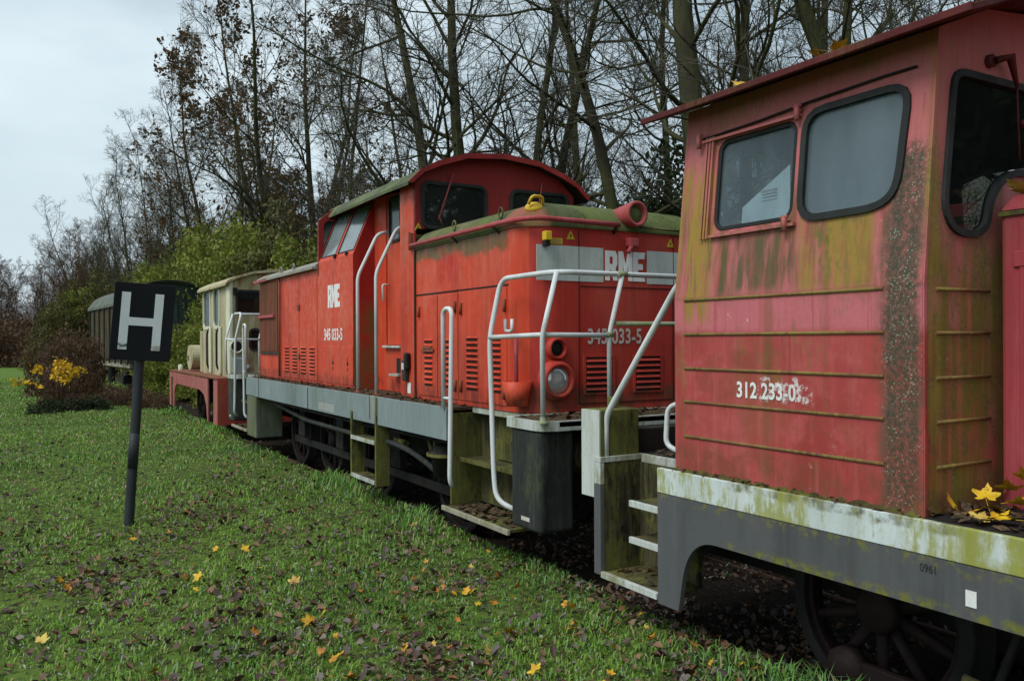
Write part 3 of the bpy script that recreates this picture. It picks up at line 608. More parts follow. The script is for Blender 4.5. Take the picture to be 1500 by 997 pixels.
    hd = part('hood', MB().box(hx0, hx1, -2.2, 2.145, 1.036, 2.37), M['hood312'], rt, .02)
    part('hood_top', MB().hexa([(hx0 - .01, -2.2, 2.372), (hx1 + .01, -2.2, 2.372), (hx1 + .01, 2.15, 2.372), (hx0 - .01, 2.15, 2.372)], [(hx0 + .06, -2.15, 2.45), (hx1 - .06, -2.15, 2.45), (hx1 - .06, 2.13, 2.45), (hx0 + .06, 2.13, 2.45)]), M['hood312'], rt, .015)
    part('hood_seam_trim', MB().box(hx0 - .012, hx0 - .001, -2.2, 2.148, 2.35, 2.37), M['olive'], hd)
    part('hood_hinge', MB().box(hx0 - .012, hx0 - .001, 2.02, 2.085, 2.12, 2.19), M['hood312'], hd, .004)
    for i, y in enumerate((1.2, .3, -.6, -1.5)):
        part('hood_door', MB().box(hx0 - .008, hx0 - .001, y, y + .86, 1.1, 2.32), M['hood312'], hd, .004)
    part('walkway_ledge', MB().box(XS + .031, hx0, -2.6, 2.19, 1.036, 1.05), M['dark_steel'], rt)
    leaf_debris(rt, XS + .05, hx0, .6, 2.18, 1.05, 420, 6, .032)
    leaf_debris(rt, 3.272, 3.315, 2.22, 3.75, 1.035, 90, 8, .018)
    for i, (x, y, z, s) in enumerate(((3.236, 2.75, 3.14, .05), (3.236, 2.7, 3.15, .04))): pass
    return rt

# ================================================================== middle red locomotive, number 345
def loft(rings, cap=True, smooth=False):
    n = len(rings[0]); mb = MB(); vs = [p for r in rings for p in r]
    fs = [(i * n + k, i * n + (k + 1) % n, (i + 1) * n + (k + 1) % n, (i + 1) * n + k) for i in range(len(rings) - 1) for k in range(n)]
    mb.add(vs, fs, smooth)
    if cap: mb.f.append(tuple((len(rings) - 1) * n + k for k in range(n))); mb.sm.append(smooth)
    return mb
def plan_round(x0, x1, y0, y1, r, rfar=0.01, n=7):
    """plan outline, rounded at the y0 end"""
    out = []
    for cx_, cy_, s0, rr_ in ((x0 + r, y0 + r, 180, r), (x1 - r, y0 + r, 270, r), (x1 - rfar, y1 - rfar, 0, rfar), (x0 + rfar, y1 - rfar, 90, rfar)):
        for i in range(n + 1):
            t = R(s0 + 90 * i / n); out.append((cx_ + rr_ * math.cos(t), cy_ + rr_ * math.sin(t)))
    return out

def build_345():
    rt = thing('shunting_locomotive', 'bright red middle locomotive lettered RME 345 033-5 with white handrails and grey frame', 'locomotive', (XC, 10.7, -.13))
    XS, XW, ZS = 3.30, 3.55, 1.205
    YN, YF = 5.2, 16.2                      # platform ends
    # ---- frame and running board
    sl = part('side_frame', MB().box(XS, XS + .03, 6.82, 14.58, .905, ZS), M['sill345'], rt, .004)
    part('far_side_frame', MB().box(mx(XS) - .03, mx(XS), 6.82, 14.58, .905, ZS), M['sill345'], rt)
    part('frame_joint', MB().box(XS - .004, XS + .001, 11.02, 11.045, .91, 1.19), M['beam_dark'], sl)
    part('frame_joint', MB().box(XS - .003, XS + .001, 8.72, 8.75, .95, 1.195), M['rust_grille'], sl)
    part('frame_joint', MB().box(XS - .003, XS + .001, 13.7, 13.72, .91, 1.195), M['beam_dark'], sl)
    for a, tx, z, s in ((10.35, '10.7.18', 1.125, .055), (10.05, '18', 1.05, .055), (10.95, 'G', 1.1, .05), (10.95, 'P 1', 1.03, .045), (10.95, 'R 2 1', .965, .045)):
        part('stencil', text_mb(tx, lambda p, q, a=a, z=z: (XS - .003, a - p, z + q), s, .9), M['white_worn'], sl)
    ln = MB()
    for i in range(4): ln.box(XS - .003, XS - .001, 9.95, 10.55, .94 + i * .024, .948 + i * .024)
    part('stencil_rule', ln, M['white_worn'], sl)
    part('running_board', MB().box(XS + .031, mx(XS) - .031, 6.82, 14.58, ZS - .03, ZS - .004), M['debris'], rt)
    part('main_frame', MB().box(3.98, 5.12, 5.4, 16.0, .5, 1.15), M['dark_steel'], rt)
    leaf_debris(rt, XS + .01, XW, 6.9, 14.5, ZS - .004, 620, 11, .028)
    # ---- near hood (towards the camera): rounded nose, domed mossy top
    pl = plan_round(XW, mx(XW), 5.78, 8.045, .30)
    def ring(ins, z):
        k = grow(pl, -ins) if ins else pl
        return [(a, b if b < 8.04 - ins else 8.045, z) for a, b in k]
    hood = part('near_hood', loft([[(a, b, 1.206) for a, b in pl], [(a, b, 2.74) for a, b in pl]], cap=False), M['red345'], rt)
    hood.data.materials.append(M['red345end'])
    for p in hood.data.polygons:                      # nose faces take the darker red, their shade painted in
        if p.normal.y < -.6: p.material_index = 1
        p.use_smooth = abs(p.normal.x) < .999 and abs(p.normal.y) < .999
    top = part('hood_top', loft([ring(-.012, 2.74), ring(-.012, 2.775), ring(.03, 2.85), ring(.10, 2.915), ring(.20, 2.955), ring(.29, 2.975)], smooth=True), M['moss_top'], rt)
    crown = MB().box(3.86, mx(3.86), 6.09, 8.04, 2.9, 2.99); part('hood_ridge', crown, M['moss_top'], top, .03)
    part('hood_gutter_pipe', MB().tube(arc_pts([(3.50, 8.06, 2.79), (3.50, 6.12, 2.795), (3.53, 5.86, 2.795), (3.62, 5.74, 2.795), (3.9, 5.725, 2.79), (4.42, 5.725, 2.785)], .1), .022, 9), M['hood312'], top)
    part('hood_gutter_pipe', MB().tube([(4.64, 5.73, 2.78), (5.45, 5.73, 2.77)], .012, 7), M['olive'], top)
    br = MB()
    for y in (7.1, 6.3): br.tube([(3.50, y, 2.78), (3.56, y - .03, 2.72)], .012, 6)
    br.tube([(4.4, 5.735, 2.79), (4.4, 5.79, 2.72)], .02, 6)
    part('pipe_bracket', br, M['dark_gap'], top)
    for y in (7.18, 6.28):
        e = MB(); e.tube([(3.57, y + math.cos(t) * .035, 2.90 + math.sin(t) * .045) for t in [2 * math.pi * k / 14 for k in range(15)]], .008, 6, caps=False)
        part('lifting_eye', e, M['moss_top'], top)
    # doors with louvres on the near hood side
    lv = MB().add([(-.002, 0, 0), (-.002, .19, 0), (-.016, .182, .008), (-.016, .008, .008), (.002, 0, .024), (.002, .19, .024)], [(0, 1, 2, 3), (3, 2, 5, 4), (0, 3, 4), (1, 5, 2)])
    lvm = lv.mesh('louvre'); lvm.materials.append(M['red345'])
    slot = MB().add([(-.004, .004, -.017), (-.004, .186, -.017), (-.004, .186, .001), (-.004, .004, .001)], [(0, 1, 2, 3)]).mesh('louvre_gap'); slot.materials.append(M['dark_gap'])
    base = Vector(rt.location)
    def louvres(par, y, z0, z1, n, w=.19, X=XW - .009):
        for i in range(n):
            o = link(bpy.data.objects.new('louvre', lvm), par); o.location = Vector((X, y, z0 + (z1 - z0) * i / (n - 1))) - base
            o.scale = (1, w / .19, 1)
            s = link(bpy.data.objects.new('louvre_gap', slot), par); s.location = o.location; s.scale = o.scale
    d1 = part('hood_door', MB().box(XW - .008, XW + .002, 7.065, 7.955, 1.25, 2.25), M['red345'], rt, .004)
    d2 = part('hood_door', MB().box(XW - .008, XW + .002, 6.145, 7.04, 1.25, 2.262), M['red345'], rt, .004)
    louvres(d1, 7.62, 1.37, 1.80, 9); louvres(d1, 7.22, 1.37, 1.80, 9)
    louvres(d2, 6.66, 1.37, 1.82, 10, .22); louvres(d2, 6.24, 1.37, 1.82, 10, .17)
    part('hood_seam', MB().box(XW - .005, XW + .001, 6.12, 8.03, 2.266, 2.282), M['dark_gap'], hood)
    part('door_split', MB().box(XW - .011, XW - .007, 7.50, 7.506, 1.25, 2.25), M['dark_gap'], d1)
    for y, z in ((7.93, 2.1), (7.10, 2.12), (7.10, 1.38), (6.98, 2.1), (6.98, 1.38), (6.16, 2.1), (6.17, 1.36)): part('door_hinge', MB().tube([(XW - .02, y, z - .055), (XW - .02, y, z + .055)], .014, 7), M['rust_grille'], hood)
    part('door_handle', MB().box(XW - .03, XW - .008, 7.58, 7.86, 1.69, 1.725).box(XW - .035, XW - .008, 7.62, 7.8, 1.72, 1.75), M['rust_grille'], d1, .006)
    part('cab_joint_strip', MB().box(XW - .012, XW + .02, 8.03, 8.065, 1.21, 2.83), M['dark_gap'], rt)
    part('white_hook', MB().tube(arc_pts([(3.46, 6.02, 1.98), (3.46, 6.02, 1.88), (3.46, 5.91, 1.88), (3.46, 5.91, 1.98)], .03), .014, 7), M['rail'], rt)
    # nose end furniture (end plane Y = 5.78)
    YE = 5.778
    part('end_band', MB().box(3.615, 4.285, YE - .003, YE + .001, 2.295, 2.585), M['band'], hood)
    part('end_band', MB().box(4.76, 5.47, YE - .003, YE + .001, 2.295, 2.585), M['band'], hood)
    part('end_letters', rme_mb(lambda a, b, t: (4.305 + a, YE - t, 2.312 + b), .135, .255, .008), M['white'], hood)
    part('end_number', text_mb('345 033-5', lambda a, b: (4.115 + a, YE - .003, 1.775 + b), .18, .77, .004), M['white_worn'], hood)
    ed = part('nose_door', MB().plate([(4.03, 1.27), (5.06, 1.27), (5.06, 2.26), (4.03, 2.26)], [[(4.036, 1.276), (5.054, 1.276), (5.054, 2.254), (4.036, 2.254)]], end_f(YE), -.004, .001), M['dark_gap'], rt)
    part('nose_seam', MB().box(4.03, 4.036, YE - .004, YE + .001, 2.27, 2.72).box(5.06, 5.066, YE - .004, YE + .001, 2.27, 2.72), M['dark_gap'], ed)
    lve = MB().add([(0, -.003, 0), (.27, -.003, 0), (.262, -.02, .008), (.008, -.02, .008), (0, .0, .030), (.27, .0, .030)], [(0, 1, 2, 3), (3, 2, 5, 4), (0, 3, 4), (1, 5, 2)]).mesh('louvre'); lve.materials.append(M['red345end'])
    for x in (4.10, 4.63):
        fr = part('louvre_frame', MB().plate([(x - .03, 1.345), (x + .30, 1.345), (x + .30, 1.675), (x - .03, 1.675)], [[(x - .005, 1.36), (x + .275, 1.36), (x + .275, 1.66), (x - .005, 1.66)]], end_f(YE), -.012, .001), M['red345end'], rt)
        part('louvre_backing', MB().box(x - .004, x + .274, YE - .002, YE + .001, 1.361, 1.659), M['black'], fr)
        for i in range(6):
            o = link(bpy.data.objects.new('louvre', lve), fr); o.location = Vector((x, YE, 1.375 + i * .048)) - base
    lp = part('headlamp', MB().lathe((3.80, YE + .02, 1.475), (0, -1, 0), [(0, .17), (.05, .165), (.085, .145), (.09, .125), (.075, .115), (.04, .11)], 26), M['red345end'], rt)
    part('lamp_glass', MB().lathe((3.80, YE - .02, 1.475), (0, -1, 0), [(0, .122), (.02, .10), (.035, .05), (.04, .001)], 24), M['lens'], lp)
    lp = part('tail_lamp', MB().lathe((3.80, YE + .02, 1.735), (0, -1, 0), [(0, .095), (.06, .09), (.07, .075), (.05, .065), (.03, .06)], 22), M['red345end'], rt)
    part('lamp_glass', MB().lathe((3.80, YE - .0, 1.735), (0, -1, 0), [(0, .07), (.02, .05), (.025, .001)], 18), M['black'], lp)
    hb = part('lamp_bracket_base', MB().lathe((3.50, 5.90, 1.27), (0, 0, 1), [(0, .001), (0, .085), (.20, .125), (.20, .11), (.06, .09), (.06, .001)], 20), M['red345'], rt)
    part('corner_pipe', MB().tube([(3.48, 5.88, 1.30), (3.48, 5.88, 1.86)], .018, 8), M['hood312'], hb)
    hn = part('spotlight', MB().lathe((4.57, 5.92, 2.885), (0, -1, 0), [(-.1, .07), (.1, .095), (.24, .112), (.26, .108), (.26, .085), (.2, .075), (.2, .001)], 24), M['hood312'], rt)
    part('lamp_glass', MB().lathe((4.57, 5.90, 2.885), (0, -1, 0), [(.185, .09), (.21, .05), (.215, .001)], 18), M['moss_top'], hn)
    part('socket_box', MB().box(4.52, 4.61, 5.70, 5.775, 2.61, 2.68).tube([(4.55, 5.72, 2.62), (4.50, 5.71, 2.55)], .02, 7), M['hood312'], rt, .006)
    bc = part('beacon', MB().lathe((3.72, 5.98, 2.87), (-.25, -.35, 1), [(0, .045), (.025, .05), (.025, .072), (.045, .08), (.065, .07), (.085, .04), (.09, .001)], 22), M['yellow'], rt)
    part('beacon_handle', MB().tube(arc_pts([(3.635, 5.93, 2.93), (3.655, 5.90, 3.0), (3.77, 5.92, 3.0), (3.785, 5.95, 2.93)], .04), .014, 7), M['yellow'], bc)
    part('signal_box', MB().box(3.665, 3.725, 5.71, 5.775, 2.615, 2.69), M['yellow'], rt, .008)
    part('signal_box_base', MB().box(3.67, 3.72, 5.73, 5.775, 2.57, 2.614), M['black'], rt)
    pt = part('warning_plate', MB().box(3.745, 3.87, YE - .004, YE + .001, 2.595, 2.645), M['yellow'], rt)
    part('plate_print', MB().box(3.755, 3.85, YE - .006, YE - .0045, 2.626, 2.630).box(3.76, 3.865, YE - .006, YE - .0045, 2.609, 2.614), M['ink'], pt)
    def warn(par, f, a, b, s):
        o = part('warning_triangle', MB().plate([(a - s, b), (a + s, b), (a, b + 1.75 * s)], [], f, -.003, 0), M['yellow'], par)
        part('warning_bolt', MB().plate([(a + .02 * s, b + 1.25 * s), (a - .25 * s, b + .62 * s), (a, b + .66 * s), (a - .08 * s, b + .18 * s), (a + .26 * s, b + .8 * s), (a + .02 * s, b + .78 * s)], [], f, -.0045, -.0032), M['black'], o)
    warn(hood, end_f(YE), 3.95, 2.64, .043); warn(hood, end_f(YE), 5.03, 2.63, .043)
    # ---- cab
    roofp = [(3.42, 3.43), (3.56, 3.56), (3.75, 3.665), (4.1, 3.78), (4.55, 3.82), (5.0, 3.78), (5.35, 3.665), (5.54, 3.56), (5.68, 3.43)]
    rf = MB(); n = len(roofp); rows = []
    for y, tap, dz in ((7.93, 0, 0), (8.6, .03, .02), (10.0, .14, .06), (11.3, .27, .11), (11.62, .31, .12)):
        rows.append([(XC + (x - XC) * (1 - tap / 1.13), y, z + dz * (1 if abs(x - XC) > .9 else .2)) for x, z in roofp])
    vs = [p for r_ in rows for p in r_] + [(x, y, z - .035) for r_ in rows for x, y, z in r_]; o = len(rows) * n
    fs = []
    for j in range(len(rows) - 1):
        for i in range(n - 1):
            fs += [(j * n + i, j * n + i + 1, (j + 1) * n + i + 1, (j + 1) * n + i), (o + j * n + i, o + (j + 1) * n + i, o + (j + 1) * n + i + 1, o + j * n + i + 1)]
        fs += [(j * n, (j + 1) * n, o + (j + 1) * n, o + j * n), (j * n + n - 1, o + j * n + n - 1, o + (j + 1) * n + n - 1, (j + 1) * n + n - 1)]
    for i in range(n - 1):
        j = len(rows) - 1
        fs += [(i, o + i, o + i + 1, i + 1), (j * n + i, j * n + i + 1, o + j * n + i + 1, o + j * n + i)]
    rf.add(vs, fs)
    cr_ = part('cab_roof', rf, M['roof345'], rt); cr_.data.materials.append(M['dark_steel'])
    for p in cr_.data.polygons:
        if p.normal.z < -.3: p.material_index = 1            # underside coloured dark to deepen the shade under the eaves
    w1 = rr(3.625, 2.985, 4.40, 3.475, .09); w2 = rr(4.70, 2.985, 5.475, 3.475, .09)
    def arch(ins=.0): return [(XW, 2.70), (mx(XW), 2.70), (mx(XW) + .0, 3.46), (5.35, 3.63), (5.0, 3.745), (4.55, 3.785), (4.1, 3.745), (3.75, 3.63), (XW, 3.46)]
    ce = part('cab_front', MB().plate(arch(), [w1, w2], end_f(8.05), 0, .04), M['red345roofend'], rt)
    for q in (w1, w2):
        part('window_rubber', MB().plate(grow(q, .01), [grow(q, -.03)], end_f(8.05), -.015, .02), M['rubber'], ce, .005)
        part('window_pane', MB().plate(grow(q, -.02), [], end_f(8.06), 0, .005), M['glass_clear'], ce)
    part('visor', MB().plate([(3.415, 3.425), (3.555, 3.565), (3.75, 3.672), (4.1, 3.787), (4.55, 3.828), (5.0, 3.787), (5.35, 3.672), (5.545, 3.565), (5.685, 3.425), (5.64, 3.415), (5.5, 3.54), (5.3, 3.63), (5.0, 3.73), (4.55, 3.77), (4.1, 3.73), (3.8, 3.63), (3.6, 3.54), (3.46, 3.415)], [], end_f(7.90), 0, .028), M['red345roofend'], rt)
    part('wiper', MB().tube([(3.98, 8.02, 3.58), (3.80, 8.0, 3.08)], .009, 6).tube([(3.80, 8.0, 3.12), (3.84, 8.0, 3.02)], .006, 6), M['hood312'], ce)
    part('wiper', MB().tube([(5.10, 8.02, 3.58), (5.02, 8.0, 3.2)], .009, 6), M['hood312'], ce)
    part('cab_bracket', MB().tube([(5.5, 7.9, 2.9), (5.62, 8.02, 3.3)], .05, 8), M['red345roofend'], ce)
    warn(rt, end_f(8.05), 3.585, 2.955, .045)
    part('cab_pillar', MB().box(XW, 3.82, 8.09, 8.46, 1.206, 3.45), M['red345'], rt, .008)
    part('hinge', MB().box(XW - .03, XW, 8.10, 8.17, 2.76, 2.93).tube([(XW - .035, 8.12, 2.75), (XW - .035, 8.12, 2.94)], .014, 7), M['rust_grille'], rt, .006)
    # recessed doorway
    XD = 3.83
    dw = rr(9.115, 2.98, 9.475, 3.515, .08)
    part('recess_wall', MB().plate([(8.46, 1.206), (9.93, 1.206), (9.93, 3.585), (8.46, 3.50)], [[(9.05, 1.75), (9.56, 1.75), (9.56, 3.56 - .02), (9.05, 3.52)]], side_f(XD), 0, .04), M['red345'], rt)
    dr = part('cab_door', MB().plate([(9.055, 1.755), (9.555, 1.755), (9.555, 3.535), (9.055, 3.515)], [dw], side_f(XD + .015), 0, .03), M['red345'], rt, .004)
    part('window_rubber', MB().plate(grow(dw, .008), [grow(dw, -.025)], side_f(XD + .012), -.012, .02), M['rubber'], dr)
    part('window_pane', MB().plate(grow(dw, -.015), [], side_f(XD + .02), 0, .005), M['glass_film'], dr)
    part('door_handle', MB().tube(arc_pts([(XD, 9.50, 2.48), (XD - .07, 9.50, 2.48), (XD - .07, 9.47, 2.28)], .03), .014, 7), M['rail'], dr)
    part('door_sill', MB().box(XD - .05, XD, 9.04, 9.58, 1.72, 1.748), M['dirty_white'], rt, .004)
    part('recess_side', MB().plate([(XW, 1.206), (3.87, 1.206), (3.87, 3.62), (3.845, 3.59), (XW, 2.88)], [], end_f(9.93), 0, .02), M['recess'], rt)
    part('step_pocket', MB().plate([(9.02, 1.42), (9.24, 1.42), (9.24, 1.60), (9.02, 1.60)], [], side_f(XD - .003), 0, .004), M['black'], rt)
    part('pocket_step', MB().box(XD - .09, XD - .004, 9.0, 9.26, 1.395, 1.42), M['dirty_white'], rt)
    sb = part('switch_box', MB().box(XW - .05, XW - .002, 8.22, 8.31, 1.38, 1.60), M['beam_dark'], rt, .012)
    part('switch_plate', MB().box(XW - .058, XW - .051, 8.24, 8.30, 1.5, 1.57), M['band'], sb)
    part('switch_box_lid', MB().box(XW - .06, XW - .004, 8.17, 8.25, 1.50, 1.68), M['dark_steel'], sb, .02)
    part('notice', MB().box(XW - .004, XW - .001, 8.18, 8.26, 1.25, 1.36), M['white'], rt)
    # shoulder with the lettering and the sloping windows
    part('shoulder_wall', MB().plate([(9.932, 1.206), (11.37, 1.206), (11.37, 2.88), (9.932, 2.88)], [], side_f(XW), 0, .04), M['red345'], rt, .004)
    def slope_f(a, b, t): return (XW + (b - 2.88) / .71 * .295 + t, a, b)
    sw_ = [[(9.98, 2.935), (10.60, 2.935), (10.60, 3.545), (9.98, 3.545)], [(10.68, 2.935), (11.30, 2.935), (11.30, 3.545), (10.68, 3.545)]]
    so = part('sloping_window_wall', MB().plate([(9.932, 2.88), (11.37, 2.88), (11.37, 3.62), (9.932, 3.62)], sw_, slope_f, 0, .03), M['red345'], rt)
    for q in sw_:
        part('window_rubber', MB().plate(grow(q, .0), [grow(q, -.02)], slope_f, -.006, .02), M['rubber'], so)
        part('window_pane', MB().plate(grow(q, -.01), [], slope_f, .006, .012), M['glass_sky'], so)
    part('window_knob', MB().box(XW - .02, XW + .03, 10.6, 10.66, 2.885, 2.93).box(XW - .02, XW + .03, 10.15, 10.2, 2.885, 2.92), M['black'], so)
    part('side_letters', rme_mb(lambda a, b, t: (XW - t, 10.93 - a, 2.245 + b), .152, .30, .008), M['white'], rt)
    part('side_number', text_mb('345 033-5', lambda a, b: (XW - .003, 11.10 - a, 1.82 + b), .21, .84, .006), M['white'], rt)
    part('hatch', MB().box(XW - .006, XW + .001, 9.95, 11.32, 1.25, 1.735), M['red345'], rt, .003)
    kh = MB()
    for y in (10.72, 10.15): kh.lathe((XW - .006, y, 1.52), (-1, 0, 0), [(0, .03), (.004, .028), (.004, .001)], 10).box(XW - .009, XW - .006, y - .006, y + .006, 1.52, 1.60).box(XW - .009, XW - .006, y - .01, y + .01, 1.42, 1.47)
    part('key_slot', kh, M['black'], rt)
    for y, n in ((9.40, 0), (8.81, 1)):
        part('cab_handrail', MB().tube(arc_pts([(3.41, y, 1.20), (3.41, y, 2.56), (3.66, y, 3.07), (3.78, y, 3.10)], .08), .021, 10), M['rail'], rt)
    for y_ in (9.40, 8.81): part('rail_flange', MB().lathe((3.41, y_, ZS - .004), (0, 0, 1), [(0, .045), (.012, .045), (.016, .024), (.04, .024)], 12), M['rust_grille'], rt)
    # far parts of the cab, seen through the glass
    part('far_cab_wall', MB().box(mx(XW) - .03, mx(XW), 8.09, 11.37, 1.206, 2.9), M['red345'], rt)
    fe = part('cab_rear', MB().plate(arch(), [w1, w2], end_f(11.33), 0, .04), M['red345roofend'], rt)
    for q in (w1, w2): part('window_pane', MB().plate(grow(q, -.004), [], end_f(11.34), 0, .005), M['glass_clear'], fe)
    part('cab_floor', MB().box(3.87, mx(3.87), 8.1, 11.3, 1.5, 1.53), M['interior'], rt)
    part('control_desk', MB().box(4.0, 5.1, 8.6, 9.2, 1.53, 2.75), M['interior'], rt)
    # ---- long hood
    lh = part('long_hood', MB().box(XW, mx(XW), 11.375, 14.65, 1.206, 2.80), M['red345'], rt, .01)
    lr = [(3.50, 2.80), (3.52, 2.86), (3.65, 2.93), (3.95, 2.985), (4.55, 3.0), (mx(3.95), 2.985), (mx(3.65), 2.93), (mx(3.52), 2.86), (mx(3.50), 2.80)]
    part('long_hood_roof', MB().plate(lr, [], lambda a, b, t: (a, t, b), 11.38, 14.72), M['greyroof'], rt)
    part('roof_gutter', MB().box(3.475, 3.50, 11.38, 14.74, 2.80, 2.835), M['greyroof'], rt)
    part('roof_gutter_end', MB().box(3.47, 3.51, 13.9, 14.75, 2.79, 2.83), M['hood312'], rt)
    for y in (12.6, 13.3):
        e = MB(); e.tube([(3.56, y + math.cos(t) * .05, 2.92 + math.sin(t) * .05) for t in [2 * math.pi * k / 12 for k in range(13)]], .012, 6, caps=False)
        part('lifting_eye', e, M['greyroof'], rt)
    gr = part('cooling_grille', MB().plate([(13.36, 1.63), (14.52, 1.63), (14.52, 2.77), (13.36, 2.77)], [], side_f(XW - .012), 0, .012), M['rust_grille'], rt)
    fin = MB().box(-.024, 0, 0, .045, 0, 1.10).mesh('grille_slat'); fin.materials.append(M['rust_grille'])
    for i in range(14):
        o_ = link(bpy.data.objects.new('grille_slat', fin), gr); o_.location = Vector((XW - .012, 13.39 + i * .082, 1.65)) - base
    part('grille_bar', MB().box(XW - .07, XW - .036, 13.5, 14.5, 2.19, 2.235), M['hood312'], gr)
    part('grille_edge', MB().box(XW - .03, XW - .001, 13.34, 14.54, 1.60, 1.63), M['beam_dark'], gr)
    for k, (y0, y1) in enumerate(((12.27, 13.18), (11.40, 12.24))):
        d = part('hood_door', MB().box(XW - .008, XW + .002, y0, y1, 1.25, 2.76), M['red345'], rt, .004)
        for j in (0, 1): louvres(d, y0 + .10 + j * .42, 1.345, 1.70, 8, .24)
    part('door_latch', MB().box(XW - .035, XW - .008, 12.21, 12.30, 2.26, 2.34).box(XW - .035, XW - .008, 12.20, 12.31, 1.55, 1.62), M['rust_grille'], rt, .006)
    part('drain_pipe', MB().tube([(XW - .03, 13.27, 1.25), (XW - .03, 13.27, 2.78)], .018, 7), M['rust_grille'], rt)
    # ---- step wells, platforms and buffer beams (same at both ends)
    for s, ye in ((1, YN), (-1, YF)):
        def y(v): return ye + s * v
        def yb(a, b): return (min(y(a), y(b)), max(y(a), y(b)))
        pf = part('end_platform', MB().plate(round_poly([(XS + .03, y(.62)), (XS + .03, y(0)), (mx(XS) - .03, y(0)), (mx(XS) - .03, y(.62))], .12), [], top_f(1.16), 0, .036), M['debris'], rt)
        part('platform_edge', MB().plate(round_poly([(XS, y(.62)), (XS, y(0)), (mx(XS), y(0)), (mx(XS), y(.62))], .14), [round_poly([(XS + .028, y(.55)), (XS + .028, y(.03)), (mx(XS) - .028, y(.03)), (mx(XS) - .028, y(.55))], .12)], top_f(1.13), 0, .075), M['dirty_white'], pf)
        part('step_opening_edge', MB().box(3.56, 3.60, *yb(.62, 1.60), 1.15, 1.20), M['dirty_white'], rt)
        part('hood_base_plate', MB().box(3.60, mx(3.60), *yb(.5, 1.66), 1.16, 1.20), M['debris'], rt)
        part('beam_core', MB().box(3.62, mx(3.62), *yb(.30, .50), .5, 1.1), M['dark_steel'], rt)
        bbm = part('buffer_beam', MB().box(XS + .02, 3.62, *yb(.06, .50), .36, 1.128), M['beam_dark'], rt, .03, 3)
        part('buffer_beam', MB().box(mx(3.62), mx(XS) - .02, *yb(.06, .50), .36, 1.128), M['beam_dark'], rt, .03, 3)
        part('beam_mark', MB().box(XS + .016, XS + .0195, *yb(.22, .34), .43, .46), M['white_worn'], bbm)
        for X in (3.80, mx(3.80)): buffer(rt, X, y(.30), .90, -s, .62)
        part('step_back_panel', MB().box(3.66, 3.69, *yb(.5, 1.62), .33, 1.15), M['olive'], rt)
        part('step_side_panel', MB().box(XS + .05, 3.66, *yb(1.615, 1.645), .33, 1.15), M['olive2'], rt)
        tr = part('step', MB().box(XS, 3.66, *yb(.52, 1.68), .285, .312), M['olive'], rt, .004)
        part('step_nosing', MB().box(XS - .014, XS + .012, *yb(.50, 1.70), .275, .318), M['step_edge'], tr, .004)
        t2 = part('step', MB().box(3.44, 3.66, *yb(.66, 1.60), .72, .745), M['olive'], rt, .004)
        part('step_nosing', MB().box(3.43, 3.455, *yb(.66, 1.60), .715, .752), M['olive2'], t2, .003)
        part('step_riser', MB().box(3.635, 3.658, *yb(.8, 1.3), .76, .93), M['olive2'], rt)
        leaf_debris(rt, XS + .03, 3.64, *yb(.56, 1.5), .312, 150, 20 + s, .04)
        leaf_debris(rt, XS + .05, mx(XS) - .1, *yb(.05, .55), 1.197, 260, 30 + s, .035)
        part('u_handrail', MB().tube(arc_pts([(XS - .01, y(1.65), 1.2), (XS - .01, y(1.65), 2.09), (XS - .01, y(1.47), 2.09), (XS - .01, y(1.53), .56), (XS + .03, y(1.56), .50)], .08, 6), .0215, 10), M['rail'], rt)
        part('u_handrail_rung', MB().tube([(XS - .01, y(1.65), 1.29), (XS - .01, y(1.50), 1.29)], .014, 7), M['rail'], rt)
        part('corner_handrail', MB().tube(arc_pts([(XS + .10, y(.52), .45), (XS + .0, y(.70), .52), (XS, y(.74), .72), (XS, y(.80), 1.83), (XS + .11, y(.80), 2.31), (XS + .13, y(.12), 2.315), (XS + .22, y(0.02), 2.315), (mx(XS) - .13, y(0), 2.315)], .12, 6), .021, 10), M['rail'], rt)
        part('middle_rail', MB().tube(arc_pts([(XS, y(.80), 1.83), (XS, y(.04), 1.845), (XS + .08, y(0.0), 1.845), (3.93, y(0), 1.84)], .1, 5), .019, 9), M['rail'], rt)
        part('middle_rail', MB().tube([(3.97, y(0), 1.93), (5.2, y(0), 1.93)], .019, 9), M['rail_moss'], rt)
        for X in (3.30, 3.91, mx(3.91), mx(3.32)):
            part('rail_post', MB().tube(arc_pts([(X + (.01 if X < XC else 0), y(.01), 1.18), (X, y(0), 1.84), (X + (.13 if X < XC else -.13), y(0), 2.315)], .06), .019, 9), M['rail'], rt)
        for X in (3.31, 3.92): part('rail_flange', MB().lathe((X, y(.01), 1.195), (0, 0, 1), [(0, .042), (.012, .042), (.016, .023), (.05, .023)], 12), M['rail_moss'], rt)
        for z_ in (1.845, 2.315): part('rail_joint', MB().tube([(3.885 if z_ < 2 else 4.0, y(0), z_), (3.94 if z_ < 2 else 4.08, y(0), z_)], .0235, 9), M['rail_moss'], rt)
        part('coupling_hook', MB().tube(arc_pts([(XC, y(.1), .92), (XC, y(-.25), .92), (XC, y(-.3), .8), (XC, y(-.2), .78)], .06), .035, 8), M['dark_steel'], rt)
        part('brake_hose', MB().tube(arc_pts([(4.15, y(.05), .85), (4.1, y(-.15), .55), (4.0, y(-.3), .48), (3.85, y(-.38), .6)], .12), .022, 8), M['olive'], rt)
    # sand box at the far step, middle ladder, pipework, drum
    part('sand_box', MB().box(XS + .01, 3.75, 13.95, 14.58, .22, .90), M['sandbox'], rt, .02)
    ml = part('cab_ladder', MB().box(XS - .02, XS + .14, 8.50, 8.54, .24, 1.0), M['olive2'], rt, .004)
